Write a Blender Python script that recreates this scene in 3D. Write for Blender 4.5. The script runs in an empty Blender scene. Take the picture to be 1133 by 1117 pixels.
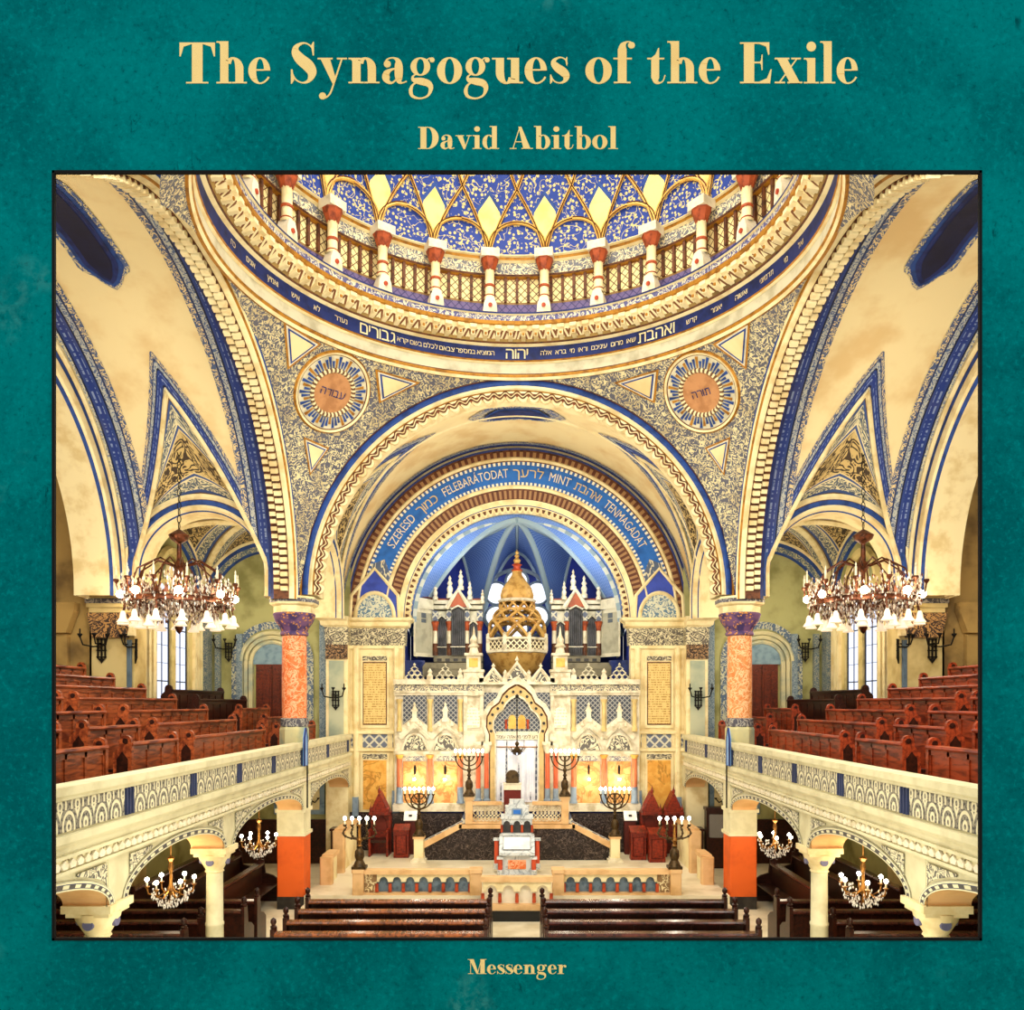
import bpy, bmesh, math, random
from math import sin, cos, pi, sqrt, atan2, radians as R
from mathutils import Vector
random.seed(7)
SC = bpy.context.scene
COL = SC.collection
F, E, CX, CY = 880.0, 5.06, 572.0, 778.0      # focal length in px, eye height, principal point
# ---------------------------------------------------------------- camera, world, lights, exposure
cam = bpy.data.cameras.new('camera'); co = bpy.data.objects.new('camera', cam); COL.objects.link(co)
co.location = (0, 0, E); co.rotation_euler = (pi/2, 0, 0)
cam.sensor_fit = 'HORIZONTAL'; cam.sensor_width = 36; cam.lens = F/1133*36
cam.shift_x = (566.5-CX)/1133; cam.shift_y = (CY-558.5)/1133
cam.clip_start = .05; cam.clip_end = 200
SC.camera = co
SC.view_settings.view_transform = 'Standard'; SC.view_settings.look = 'None'
SC.view_settings.gamma = 1; SC.view_settings.use_curve_mapping = False
SC.view_settings.exposure = 0.0
SC.cycles.use_denoising = True
SC.cycles.max_bounces = 8; SC.cycles.diffuse_bounces = 4
SC.cycles.sample_clamp_indirect = 6
w = bpy.data.worlds.new('world'); SC.world = w; w.use_nodes = True
w.node_tree.nodes['Background'].inputs[0].default_value = (1, .97, .9, 1)
w.node_tree.nodes['Background'].inputs[1].default_value = 1.0
def lamp(name, kind, loc, energy, col=(1, .9, .72), size=.1, sy=None, aim=None):
    l = bpy.data.lights.new(name, kind); o = bpy.data.objects.new(name, l); COL.objects.link(o)
    l.energy = energy; l.color = col; o.location = loc
    if kind == 'AREA':
        l.size = size
        if sy: l.shape = 'RECTANGLE'; l.size_y = sy
        o.rotation_euler = (Vector(aim)-Vector(loc)).to_track_quat('-Z', 'Y').to_euler()
    else: l.shadow_soft_size = size
    return o
lamp('dome_fill', 'AREA', (0, 14, E+15.2), 1700, (1, .95, .84), 7, aim=(0, 15.5, 0))  # unseen area lamp added high in the dome to light the hall
lamp('west_fill', 'AREA', (0, 8.9, E+7.6), 1350, (1, .94, .83), 9, 2.2, aim=(0, 22, E+1))  # added area lamp hidden above the opening; there is no window here
lamp('nave_fill', 'AREA', (0, 8.6, E-3.2), 420, (1, .93, .8), 8, 1.6, aim=(0, 22, E-1.5))  # extra lamp hidden behind the teal wall, fills the nave from low down
for s in (-1, 1):
    lamp('gallery_fill', 'AREA', (s*7.6, 9.0, E+4.4), 480, (1, .94, .83), 3, 3, aim=(s*8.2, 18, E))  # unseen lamp put in behind the wall to brighten the gallery
    lamp('corner_bay_light', 'POINT', (s*7.6, 22.6, E+2.2), 160, (1, .9, .7), .4)
    lamp('aisle_light', 'POINT', (s*7.4, 12.5, 2.35), 24, (1, .84, .6), .3)
    lamp('aisle_light', 'POINT', (s*7.4, 17.2, 2.35), 24, (1, .84, .6), .3)
    lamp('aisle_light', 'POINT', (s*7.4, 22.5, 2.3), 28, (1, .84, .6), .3)
lamp('ark_fill', 'AREA', (0, 20.9, E+2.6), 90, (1, .92, .78), 5, 1.5, aim=(0, 25.2, E-2))  # added area lamp without a fixture, aimed at the ark wall
lamp('east_bay_fill', 'POINT', (0, 21.4, E+4.1), 340, (1, .95, .84), .6)  # invisible lamp added to brighten the dark east bay vault
for s in (-1, 1):
    lamp('apse_fill', 'POINT', (s*1.7, 26.2, E+4.3), 62, (.96, .97, .96), .4)  # unseen lamps added to lift the apse, no fixture belongs to them
    lamp('organ_fill', 'POINT', (s*2.2, 26.1, E+1.3), 22, (1, .92, .75), .2)  # lamp put in to lighten the dark space behind the ark screen
# ---------------------------------------------------------------- helpers
def px(x, y, Y): return ((x-CX)*Y/F, Y, E-(y-CY)*Y/F)
def lin(h):
    c = [int(h[i:i+2], 16)/255 for i in (0, 2, 4)]
    return tuple(x/12.92 if x <= .04045 else ((x+.055)/1.055)**2.4 for x in c)+(1,)
class MB:
    """collects geometry, build() links it as one mesh object"""
    def __init__(s, sx=1, o=(0, 0, 0)):
        s.v = []; s.f = []; s.uv = []; s.mi = []; s.sx = sx; s.o = o
    def pt(s, p): s.v.append((p[0], p[1], p[2])); return len(s.v)-1
    def face(s, idx, m=0, uv=None):
        s.f.append(list(idx)); s.mi.append(m); s.uv.append(uv or [(0, 0)]*len(idx))
    def quad(s, a, b, c, d, m=0, uv=None):
        if uv is None:
            w_ = (Vector(b)-Vector(a)).length; h_ = (Vector(d)-Vector(a)).length
            uv = [(0, 0), (w_, 0), (w_, h_), (0, h_)]
        s.face([s.pt(a), s.pt(b), s.pt(c), s.pt(d)], m, uv); return s
    def box(s, x0, x1, y0, y1, z0, z1, m=0):
        P = [(x, y, z) for z in (z0, z1) for y in (y0, y1) for x in (x0, x1)]
        b = len(s.v); s.v += P
        for q, (i, j) in (((0, 2, 3, 1), (0, 1)), ((4, 5, 7, 6), (0, 1)), ((0, 1, 5, 4), (0, 2)),
                     ((2, 6, 7, 3), (0, 2)), ((0, 4, 6, 2), (1, 2)), ((1, 3, 7, 5), (1, 2))):
            s.face([b+k for k in q], m, [(P[k][i], P[k][j]) for k in q])
        return s
    def bbox(s, x0, x1, y0, y1, z0, z1, bv=.02, m=0):
        """box with chamfered vertical and top edges"""
        b = min(bv, (x1-x0)/2.1, (y1-y0)/2.1)
        pl = [(x0+b, y0), (x1-b, y0), (x1, y0+b), (x1, y1-b), (x1-b, y1), (x0+b, y1), (x0, y1-b), (x0, y0+b)]
        s.prism(pl, lambda a, c, d: (a, c, d), z0, z1, m); return s
    def grid(s, fn, nu, nv, m=0, uvf=None, wrap=False):
        b = len(s.v)
        for i in range(nu+1):
            for j in range(nv+1): s.v.append(tuple(fn(i/nu, j/nv)))
        k = nv+1
        for i in range(nu):
            for j in range(nv):
                q = [b+i*k+j, b+(i+1)*k+j, b+(i+1)*k+j+1, b+i*k+j+1]
                c = [(i/nu, j/nv), ((i+1)/nu, j/nv), ((i+1)/nu, (j+1)/nv), (i/nu, (j+1)/nv)]
                s.face(q, m, [tuple(uvf(*t)) for t in c] if uvf else c)
        return s
    def strip(s, P, prof, a0, a1, n, m=0, ms=None, closed=False):
        """sweep an open or closed profile [(r,d)] along an arc; P(r,d,a)->xyz"""
        pr = prof+[prof[0]] if closed else prof
        L = [0]
        for i in range(1, len(pr)): L.append(L[-1]+math.dist(pr[i], pr[i-1]))
        rm = sum(p[0] for p in prof)/len(prof)
        b = len(s.v); k = len(pr)
        for i in range(n+1):
            a = a0+(a1-a0)*i/n
            for p in pr: s.v.append(tuple(P(p[0], p[1], a)))
        for i in range(n):
            for j in range(k-1):
                u0 = (a0+(a1-a0)*i/n)*rm; u1 = (a0+(a1-a0)*(i+1)/n)*rm
                s.face([b+i*k+j, b+(i+1)*k+j, b+(i+1)*k+j+1, b+i*k+j+1], ms[j] if ms else m,
                       [(u0, L[j]), (u1, L[j]), (u1, L[j+1]), (u0, L[j+1])])
        return s
    def lathe(s, prof, c=(0, 0, 0), n=20, m=0, a0=0, ax='z', ph=0):
        def P(r, d, a):
            if ax == 'z': return (c[0]+r*cos(a+ph), c[1]+r*sin(a+ph), c[2]+d)
            if ax == 'y': return (c[0]+r*cos(a+ph), c[1]+d, c[2]+r*sin(a+ph))
            return (c[0]+d, c[1]+r*cos(a+ph), c[2]+r*sin(a+ph))
        return s.strip(P, prof, 0, 2*pi, n, m)
    def ball(s, c, r, n=10, m=0, sz=1):
        k = max(4, n//2)
        return s.lathe([(r*sin(pi*i/k), -r*sz*cos(pi*i/k)) for i in range(k+1)], c, n, m)
    def tube(s, pts, r, n=6, m=0, closed=False, ry=None):
        pts = [Vector(p) for p in pts]; N = len(pts); b = len(s.v)
        up0 = None
        for i, p in enumerate(pts):
            if closed: t = pts[(i+1) % N]-pts[i-1]
            else: t = pts[min(i+1, N-1)]-pts[max(i-1, 0)]
            if t.length < 1e-9: t = Vector((0, 0, 1))
            t.normalize()
            if up0 is None: up0 = Vector((0, 0, 1)) if abs(t.z) < .9 else Vector((1, 0, 0))
            x = t.cross(up0)
            if x.length < 1e-4: x = t.cross(Vector((.3, .9, .1)))
            x.normalize(); y = x.cross(t); y.normalize(); up0 = y
            rr = r[i] if isinstance(r, (list, tuple)) else r
            for k in range(n):
                a = 2*pi*k/n
                q = p+x*rr*cos(a)+y*(ry or rr)*sin(a); s.v.append(tuple(q))
        M_ = N if closed else N-1
        for i in range(M_):
            for k in range(n):
                i2 = (i+1) % N
                s.face([b+i*n+k, b+i*n+(k+1) % n, b+i2*n+(k+1) % n, b+i2*n+k], m)
        if not closed:
            s.face([b+k for k in range(n)][::-1], m); s.face([b+(N-1)*n+k for k in range(n)], m)
        return s
    def prism(s, poly, P, d0, d1, m=0, back=True):
        n = len(poly); b = len(s.v)
        for (a, c) in poly: s.v.append(tuple(P(a, c, d0)))
        for (a, c) in poly: s.v.append(tuple(P(a, c, d1)))
        s.face([b+i for i in range(n)][::-1], m, [tuple(p) for p in poly][::-1])
        if back: s.face([b+n+i for i in range(n)], m, [tuple(p) for p in poly])
        for i in range(n):
            j = (i+1) % n; l = math.dist(poly[i], poly[j]); h = abs(d1-d0)
            s.face([b+i, b+j, b+n+j, b+n+i], m, [(0, 0), (l, 0), (l, h), (0, h)])
        return s
    def text(s, txt, size, mp, m=0, align=.5, sub=0):
        """flat lettering mapped through mp(x,y)->xyz"""
        v, f, wd = text_geo(txt, size)
        b = len(s.v)
        for (x, y) in v: s.v.append(tuple(mp(x-wd*align, y)))
        for q in f: s.face([b+k for k in q], m)
        return s
    def build(s, name, mats, parent=None, smooth=40, kind=None):
        me = bpy.data.meshes.new(name)
        o3 = s.o
        V = [(s.sx*x-o3[0], y-o3[1], z-o3[2]) for x, y, z in s.v]
        rev = s.sx < 0
        fs = [q[::-1] if rev else q for q in s.f]
        me.from_pydata(V, [], fs)
        ul = me.uv_layers.new(name='UVMap')
        flat = []
        for u in s.uv:
            for p in (u[::-1] if rev else u): flat += [float(p[0]), float(p[1])]
        ul.data.foreach_set('uv', flat)
        if not isinstance(mats, (list, tuple)): mats = [mats]
        for m_ in mats: me.materials.append(m_)
        me.polygons.foreach_set('material_index', s.mi)
        if smooth:
            me.polygons.foreach_set('use_smooth', [True]*len(s.f)); me.set_sharp_from_angle(angle=R(smooth))
        me.update()
        o = bpy.data.objects.new(name, me); COL.objects.link(o)
        if parent: o.parent = parent
        if kind: o['kind'] = kind
        return o
_tc = {}
def raw_text(txt, size, res=3):
    c = bpy.data.curves.new('t', 'FONT'); c.body = txt; c.size = size; c.resolution_u = res
    o = bpy.data.objects.new('t', c); COL.objects.link(o)
    dg = bpy.context.evaluated_depsgraph_get(); me = bpy.data.meshes.new_from_object(o.evaluated_get(dg))
    v = [(p.co.x, p.co.y) for p in me.vertices]; f = [list(p.vertices) for p in me.polygons]
    bpy.data.objects.remove(o); bpy.data.curves.remove(c); bpy.data.meshes.remove(me)
    return v, f
def rq(x0, y0, x1, y1): return [(x0, y0), (x1, y0), (x1, y1), (x0, y1)]
STROKES = {'ד': [rq(.0, .49, .46, .57), rq(.33, 0, .41, .5)], 'ת': [rq(.06, .49, .5, .57), rq(.1, .06, .18, .5), rq(0, 0, .18, .07), rq(.42, 0, .5, .5)],
           'ק': [rq(.02, .49, .46, .57), [(.38, .5), (.46, .5), (.36, .08), (.28, .08)], rq(.03, -.18, .11, .34)]}
def text_geo(txt, size):
    """triangulated lettering; Hebrew is set letter by letter"""
    k = (txt, size)
    if k in _tc: return _tc[k]
    if any('\u0590' < c < '\u05ff' for c in txt):
        v, f, x = [], [], 0
        for ch in txt:
            if ch == ' ': x += .28*size; continue
            if ch in STROKES:
                gv, gf = [], []
                for pl in STROKES[ch]: gf.append([len(gv)+i for i in range(len(pl))]); gv += [(a*size, b_*size) for a, b_ in pl]
            else: gv, gf = raw_text(ch, size, 4)
            if not gv: continue
            x0 = min(p[0] for p in gv); b0 = len(v)
            v += [(p[0]-x0+x, p[1]) for p in gv]; f += [[i+b0 for i in q] for q in gf]
            x += max(p[0] for p in gv)-x0+.07*size
        _tc[k] = (v, f, x-.07*size)
    else:
        v, f = raw_text(txt, size); x0 = min(p[0] for p in v); v = [(p[0]-x0, p[1]) for p in v]
        _tc[k] = (v, f, max(p[0] for p in v))
    return _tc[k]
def heb(t): return t[::-1]
def tag(o, label, cat, group=None):
    o['label'] = label; o['category'] = cat
    if group: o['group'] = group
    return o
def thing(name, label, cat, loc=(0, 0, 0), rz=0, group=None):
    o = bpy.data.objects.new(name, None); COL.objects.link(o)
    o.location = loc; o.rotation_euler = (0, 0, rz)
    return tag(o, label, cat, group)
def dup(o, loc=None, rz=None, label=None, parent=None):
    c = o.copy(); COL.objects.link(c)
    if parent: c.parent = parent
    if loc is not None: c.location = loc
    if rz is not None: c.rotation_euler = (0, 0, rz)
    if label: c['label'] = label
    for ch in list(o.children): dup(ch, parent=c)
    return c
NTRIM = [0]
def struct(mb, name, mats, smooth=40, parent=None):
    if name == 'trim': NTRIM[0] += 1; name = 'trim_%d' % NTRIM[0]
    return mb.build(name, mats, parent, smooth, 'structure')
SIDE = {-1: 'left', 1: 'right'}; NS = {-1: 'north', 1: 'south'}
# ---------------------------------------------------------------- materials
class N:
    def __init__(s, name):
        s.m = bpy.data.materials.new(name); s.m.use_nodes = True; s.t = s.m.node_tree
        s.b = s.t.nodes['Principled BSDF']; s.L = s.t.links
        s.b.inputs['Specular IOR Level'].default_value = .3
    def n(s, ty, ins=None, **kw):
        nd = s.t.nodes.new('ShaderNode'+ty)
        for k, v in kw.items(): setattr(nd, k, v)
        for k, v in (ins or {}).items(): s.set(nd.inputs[k], v)
        return nd
    def set(s, inp, v):
        if isinstance(v, bpy.types.NodeSocket): s.L.new(v, inp)
        else: inp.default_value = v
    def mth(s, op, a, b=None, c=None):
        nd = s.n('Math', operation=op); s.set(nd.inputs[0], a)
        if b is not None: s.set(nd.inputs[1], b)
        if c is not None: s.set(nd.inputs[2], c)
        return nd.outputs[0]
    def mix(s, f, a, b, bt='MIX'):
        nd = s.n('Mix', data_type='RGBA', blend_type=bt); s.set(nd.inputs[0], f); s.set(nd.inputs[6], a); s.set(nd.inputs[7], b)
        return nd.outputs[2]
    def uvs(s, scale=1):
        u = s.n('UVMap', uv_map='UVMap').outputs[0]
        if scale != 1: u = s.n('VectorMath', {0: u, 1: (scale,)*3}, operation='MULTIPLY').outputs[0]
        return u
    def sep(s, v):
        nd = s.n('SeparateXYZ', {0: v}); return nd.outputs[0], nd.outputs[1], nd.outputs[2]
    def noise(s, v, sc, det=3, dist=0, rough=.55):
        return s.n('TexNoise', {'Vector': v, 'Scale': sc, 'Detail': det, 'Distortion': dist, 'Roughness': rough}).outputs[0]
    def step(s, x, lo, hi):
        nd = s.n('MapRange', {0: x, 1: lo, 2: hi}, interpolation_type='SMOOTHSTEP'); return nd.outputs[0]
    def mask(s, kind, v, sc):
        if kind == 'scroll':
            n = s.noise(v, sc*.55, 1, .8); f = s.mth('PINGPONG', s.mth('MULTIPLY', n, 9), 1)
            vo = s.n('TexVoronoi', {'Vector': v, 'Scale': sc}).outputs[0]
            return s.mth('MULTIPLY', s.step(f, .28, .5), s.step(vo, .12, .26))
        if kind == 'leaf':
            vo = s.n('TexVoronoi', {'Vector': v, 'Scale': sc, 'Randomness': .8}).outputs[0]
            x = s.n('TexVoronoi', {'Vector': v, 'Scale': sc*2.6}).outputs[0]
            return s.mth('MULTIPLY', s.step(vo, .62, .42), s.step(x, .5, .34))
        x, y, z = s.sep(v)
        if kind == 'dent': return s.step(s.mth('PINGPONG', s.mth('MULTIPLY', x, sc), 1), .45, .55)
        if kind == 'zig':
            t = s.mth('PINGPONG', s.mth('MULTIPLY', x, sc), 1)
            return s.step(s.mth('PINGPONG', s.mth('ADD', t, s.mth('MULTIPLY', y, sc*1.2)), .5), .2, .3)
        if kind == 'diaper':
            a = s.mth('PINGPONG', s.mth('MULTIPLY', s.mth('ADD', x, y), sc), .5); b = s.mth('PINGPONG', s.mth('MULTIPLY', s.mth('SUBTRACT', x, y), sc), .5)
            return s.step(s.mth('MINIMUM', a, b), .09, .16)
        if kind == 'scale':
            def rings(dx, dy):
                fx = s.mth('SUBTRACT', s.mth('FRACT', s.mth('ADD', s.mth('MULTIPLY', x, sc), dx)), .5)
                fy = s.mth('SUBTRACT', s.mth('FRACT', s.mth('ADD', s.mth('MULTIPLY', y, sc*.72), dy)), .1)
                d = s.mth('SQRT', s.mth('ADD', s.mth('MULTIPLY', fx, fx), s.mth('MULTIPLY', fy, fy)))
                return d
            d = s.mth('MINIMUM', rings(0, 0), rings(.5, .5))
            return s.step(s.mth('PINGPONG', s.mth('MULTIPLY', d, 9), 1), .5, .68)
        if kind == 'lines':
            n = s.noise(s.n('VectorMath', {0: v, 1: (1, .15, 1)}, operation='MULTIPLY').outputs[0], sc*2.2, 2)
            r = s.step(s.mth('PINGPONG', s.mth('MULTIPLY', y, sc), .5), .2, .3)
            return s.mth('MULTIPLY', r, s.step(n, .46, .54))
        if kind == 'floral':
            n = s.noise(v, sc*.5, 1, .4)
            w2 = s.n('VectorMath', {0: v, 1: (0, 0, 0)}, operation='ADD').outputs[0]
            f = s.n('TexVoronoi', {'Vector': w2, 'Scale': sc, 'Randomness': .55}).outputs[0]
            st = s.mth('PINGPONG', s.mth('MULTIPLY', n, 7), 1)
            return s.mth('MAXIMUM', s.step(f, .38, .28), s.step(st, .16, .06))
        if kind == 'arcade':
            fx = s.mth('SUBTRACT', s.mth('FRACT', s.mth('MULTIPLY', x, sc)), .5)
            d = s.mth('ADD', s.mth('MULTIPLY', s.mth('ABSOLUTE', fx), 1.0), s.mth('MULTIPLY', y, sc*.35))
            return s.step(s.mth('PINGPONG', s.mth('MULTIPLY', d, 3), .5), .2, .3)
        if kind == 'crosses':
            a = s.mth('PINGPONG', s.mth('MULTIPLY', x, sc), .5); b = s.mth('PINGPONG', s.mth('MULTIPLY', y, sc), .5)
            d = s.mth('ABSOLUTE', s.mth('SUBTRACT', a, b)); return s.step(d, .1, .05)
    def out(s, col, rough=.6, metal=0, bump=None, bs=.3, bd=.01):
        s.set(s.b.inputs['Base Color'], col); s.set(s.b.inputs['Roughness'], rough); s.b.inputs['Metallic'].default_value = metal
        if bump is not None:
            bn = s.n('Bump', {'Strength': bs, 'Distance': bd, 'Height': bump}); s.L.new(bn.outputs[0], s.b.inputs['Normal'])
        return s.m
def plain(name, h, rough=.6, metal=0, var=.12, sc=3.0, h2=None, bs=0):
    n = N(name); v = n.n('TexCoord').outputs['Object']; f = n.noise(v, sc, 4)
    c = lin(h); d = lin(h2) if h2 else tuple(x*(1-2.2*var) for x in c[:3])+(1,)
    return n.out(n.mix(n.step(f, .42, .68), c, d), rough, metal, f if bs else None, bs)
def orn(name, a, b, kind='scroll', sc=8, rough=.6, bs=.25, c=None, csc=3, bd=.01, obj=False):
    n = N(name); v = n.n('TexCoord').outputs['Object'] if obj else n.uvs(); k = n.mask(kind, v, sc)
    ca = lin(a)
    if c: ca = n.mix(n.step(n.noise(v, csc, 2), .45, .6), lin(a), lin(c))
    return n.out(n.mix(k, ca, lin(b)), rough, 0, k, bs, bd)
def bands(name, stops, vmax, kind='scroll', sc=9, rough=.6, kind2=None, sc2=8, grime=.1):
    """stripes across v: stops = [(v0, colour, pattern colour or None, which pattern)]"""
    n = N(name); v = n.uvs(); x, y, z = n.sep(v); stops = [tuple(q)+(None,)*(4-len(q)) for q in stops]
    t = n.mth('DIVIDE', y, vmax)
    def ramp(vals):
        r = n.n('ValToRGB', {0: t}); cr = r.color_ramp; cr.interpolation = 'CONSTANT'
        for i, (p, c) in enumerate(vals):
            e = cr.elements[i] if i < 1 else (cr.elements[1] if i == 1 else cr.elements.new(p))
            e.position = min(.9999, p); e.color = c
        if len(vals) == 1: cr.elements.remove(cr.elements[1])
        return r.outputs[0]
    A = ramp([(s_[0]/vmax, lin(s_[1])) for s_ in stops]); B = ramp([(s_[0]/vmax, lin(s_[2] or s_[1])) for s_ in stops])
    k = n.mask(kind, v, sc)
    if kind2:
        W = ramp([(s_[0]/vmax, (1, 1, 1, 1) if len(s_) > 3 and s_[3] else (0, 0, 0, 1)) for s_ in stops])
        k = n.mix(W, k, n.mask(kind2, v, sc2))
    g = n.step(n.noise(n.n('TexCoord').outputs['Object'], 1.3, 5), .5, .75)
    return n.out(n.mix(n.mth('MULTIPLY', g, grime), n.mix(k, A, B), (.25, .18, .1, 1)), rough, 0, k, .15)
def glow(name, h, st):
    n = N(name); e = n.n('Emission', {0: lin(h), 1: st}); n.L.new(e.outputs[0], n.t.nodes['Material Output'].inputs[0]); return n.m
def wood(name, a, b, sc=1.0, rough=.38):
    n = N(name); v = n.n('TexCoord').outputs['Object']
    v2 = n.n('VectorMath', {0: v, 1: (9*sc, 1.6*sc, 9*sc)}, operation='MULTIPLY').outputs[0]
    f = n.noise(v2, 1.6, 5, .6); g = n.noise(v, .8*sc, 2)
    f = n.mth('ADD', n.mth('MULTIPLY', f, .75), n.mth('MULTIPLY', g, .3))
    return n.out(n.mix(n.step(f, .38, .68), lin(a), lin(b)), rough, 0, f, .1)
def marble(name, a, b, c=None, sc=2.0, rough=.35, w_=.06):
    n = N(name); v = n.n('TexCoord').outputs['Object']
    d = n.noise(v, sc, 5, 1.5); k = n.mth('ABSOLUTE', n.mth('SUBTRACT', d, .5)); k = n.step(k, w_, 0)
    base = n.mix(n.step(n.noise(v, sc*2.5, 4), .42, .6), lin(a), lin(c or a))
    return n.out(n.mix(k, base, lin(b)), rough)
CREAM, CREAM2, GOLD, BLUE, DBLUE, BROWN, LBLUE, OCHRE = 'ecdcaa', 'dcc78c', 'b8802a', '27469a', '1b2f6e', '5a3320', '6d90b4', 'cfa75a'
m_cream = plain('cream_plaster', CREAM, .65, h2='d5bd85', sc=2.2)
m_vault = plain('vault_plaster', 'ecd9a4', .7, h2='dcbd84', sc=.8)
m_stone = plain('pale_stone', 'd6cfa8', .65, h2='c6be96', sc=2.5)
m_white = plain('ivory_paint', 'e6dcc0', .55, h2='cfc3a0', sc=4)
m_gold = plain('gilding', GOLD, .45, .3, h2='8a5a1c', sc=6)
m_goldp = plain('gold_leaf_panel', 'e2b456', .5, h2='c8923a', sc=3)
m_blue = plain('blue_paint', '27478a', .6, h2='1d3468', sc=4)
m_dblue = plain('dark_blue_paint', '1d2c66', .6, h2='151f4a', sc=4)
m_brown = plain('brown_paint', '6b3f24', .6, h2='3f2416', sc=8)
m_green = plain('sage_plaster', 'a8a46c', .75, h2='7f7c48', sc=1.1)
m_ochre = plain('ochre_plaster', 'a98a4e', .8, h2='6d5632', sc=.9)
m_greyblue = plain('grey_blue_paint', '8393a0', .65, h2='66788a', sc=3)
m_orange = marble('orange_marble', 'e27840', 'f0b488', 'd8642c', 5, .45, .07)
m_orangep = plain('orange_paint', 'dc5f1e', .5, h2='c85218', sc=1.6)
m_red = plain('red_marble', 'b84a26', .4, h2='8c3018', sc=5)
m_black = plain('black_stone', '23211f', .4, h2='38332e', sc=4)
m_iron = plain('wrought_iron', '17140f', .5, .4)
m_bronze = plain('aged_bronze', '4d3a1e', .42, .55, h2='2a1f10', sc=9)
m_brass = plain('brass', '9a6a2c', .35, .7, h2='5a3a18', sc=8)
m_stonefloor = plain('cream_stone_floor', 'ddd2b4', .35, h2='c4b694', sc=1.2)
m_sand = plain('sandstone', 'dcb27c', .5, h2='c69a62', sc=2.5)
m_blackm = marble('dark_veined_marble', '221a18', '6a5a50', '2e2420', 4.5, .25, .025)
m_wmarble = marble('white_marble', 'd2d4d0', '8f9496', 'c2c6c4', 2, .35, .03)
m_pew = wood('gallery_pew_wood', 'b0562a', '5c220e')
m_pewr = wood('right_pew_wood', 'a8421e', '561a0c')
m_pewd = wood('dark_pew_wood', '3c1a0e', '1a0b07', 1, .32)
m_pewt = wood('pew_top_wood', '8a4a22', '3c1c0e', 1, .25)
m_door = wood('door_wood', '6b2a14', '3a140a')
m_redw = wood('red_chair_wood', '8c2a12', '4a1208')
m_bulb = glow('lamp_bulb', 'ffe9c4', 26)
m_bulb2 = glow('candle_bulb', 'fff2dc', 30)
m_glass = glow('bright_leaded_glass', 'dce2f6', 1.5)
m_rose = glow('bright_rose_glass', 'f2f6ff', 1.5)
m_lead = plain('leading', '2c3038', .5)
# ================================================================ the setting
ZS = E+2.69          # springing of the great arches
YC, YE = 14.2, 19.8  # crossing centre, plane of the east arch
# ---- teal book cover built as a wall, its opening showing the hall
def teal_mat():
    n = N('teal_cover'); v = n.n('TexCoord').outputs['Object']
    a = n.noise(v, .55, 5, .4, .65); b = n.noise(v, 14, 6, .3, .8); c = n.noise(v, 1.6, 3, .3)
    col = n.mix(n.step(a, .34, .66), lin('005e64'), lin('00787c'))
    col = n.mix(n.mth('MULTIPLY', n.step(b, .5, .66), .6), col, lin('008a8e'))
    col = n.mix(n.mth('MULTIPLY', n.step(b, .47, .32), .7), col, lin('01484e'))
    v3 = n.n('VectorMath', {0: v, 1: (1.6, 1, .5)}, operation='MULTIPLY').outputs[0]
    pit = n.mth('MULTIPLY', n.step(c, .62, .72), n.step(n.noise(v3, 9, 5, 1.2, .8), .52, .6))
    col = n.mix(n.mth('MULTIPLY', pit, .75), col, lin('022c33'))
    pale = n.mth('MULTIPLY', n.step(n.noise(v, .9, 2), .66, .8), n.step(n.noise(v, 7, 5), .42, .6))
    col = n.mix(n.mth('MULTIPLY', pale, .3), col, lin('5fa39c'))
    n.b.inputs['Specular IOR Level'].default_value = 0
    return n.out(col, .95, 0, b, .2, .02)
YW = 8.0
wx0, _, wz1 = px(58, 189, YW); wx1, _, wz0 = px(1086, 1040, YW)
mb = MB(); fo = [(-9, -.0), (9, -.0), (9, 15), (-9, 15)]; fi = [(wx0, wz0), (wx1, wz0), (wx1, wz1), (wx0, wz1)]
bi = [(wx0-.35, wz0-.35), (wx1+.35, wz0-.35), (wx1+.35, wz1+.35), (wx0-.35, wz1+.35)]
for i in range(4):
    j = (i+1) % 4
    mb.quad((fo[i][0], YW, fo[i][1]), (fo[j][0], YW, fo[j][1]), (fi[j][0], YW, fi[j][1]), (fi[i][0], YW, fi[i][1]))
    mb.quad((fo[i][0], YW+.22, fo[i][1]), (fo[j][0], YW+.22, fo[j][1]), (bi[j][0], YW+.22, bi[j][1]), (bi[i][0], YW+.22, bi[i][1]))
    mb.quad((fi[i][0], YW, fi[i][1]), (fi[j][0], YW, fi[j][1]), (bi[j][0], YW+.22, bi[j][1]), (bi[i][0], YW+.22, bi[i][1]))
    mb.quad((fo[i][0], YW, fo[i][1]), (fo[j][0], YW, fo[j][1]), (fo[j][0], YW+.22, fo[j][1]), (fo[i][0], YW+.22, fo[i][1]))
struct(mb, 'wall_cover', teal_mat(), 0)
mb = MB(); q = .026
for (x0, x1, z0, z1) in ((wx0, wx0+q, wz0, wz1), (wx1-q, wx1, wz0, wz1), (wx0, wx1, wz0, wz0+q), (wx0, wx1, wz1-q, wz1)):
    mb.box(x0, x1, YW-.012, YW+.02, z0, z1)
struct(mb, 'trim', plain('black_lacquer', '010101', .9), 0)
# ---- floors
mb = MB().box(-12, 12, -4, 31, -.1, 0); struct(mb, 'floor', m_stonefloor, 0)
PZ = .41
mb = MB().box(-5.15, 5.15, 19.25, 26, 0, PZ).box(-5.15, 5.15, 18.95, 19.25, 0, PZ*.5); struct(mb, 'floor_platform', m_stonefloor, 0)
mb = MB().box(-1.45, 1.45, 18.75, 19.3, 0.0, .2); struct(mb, 'floor_step', plain('black_step', '14120f', .4), 0)
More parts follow.
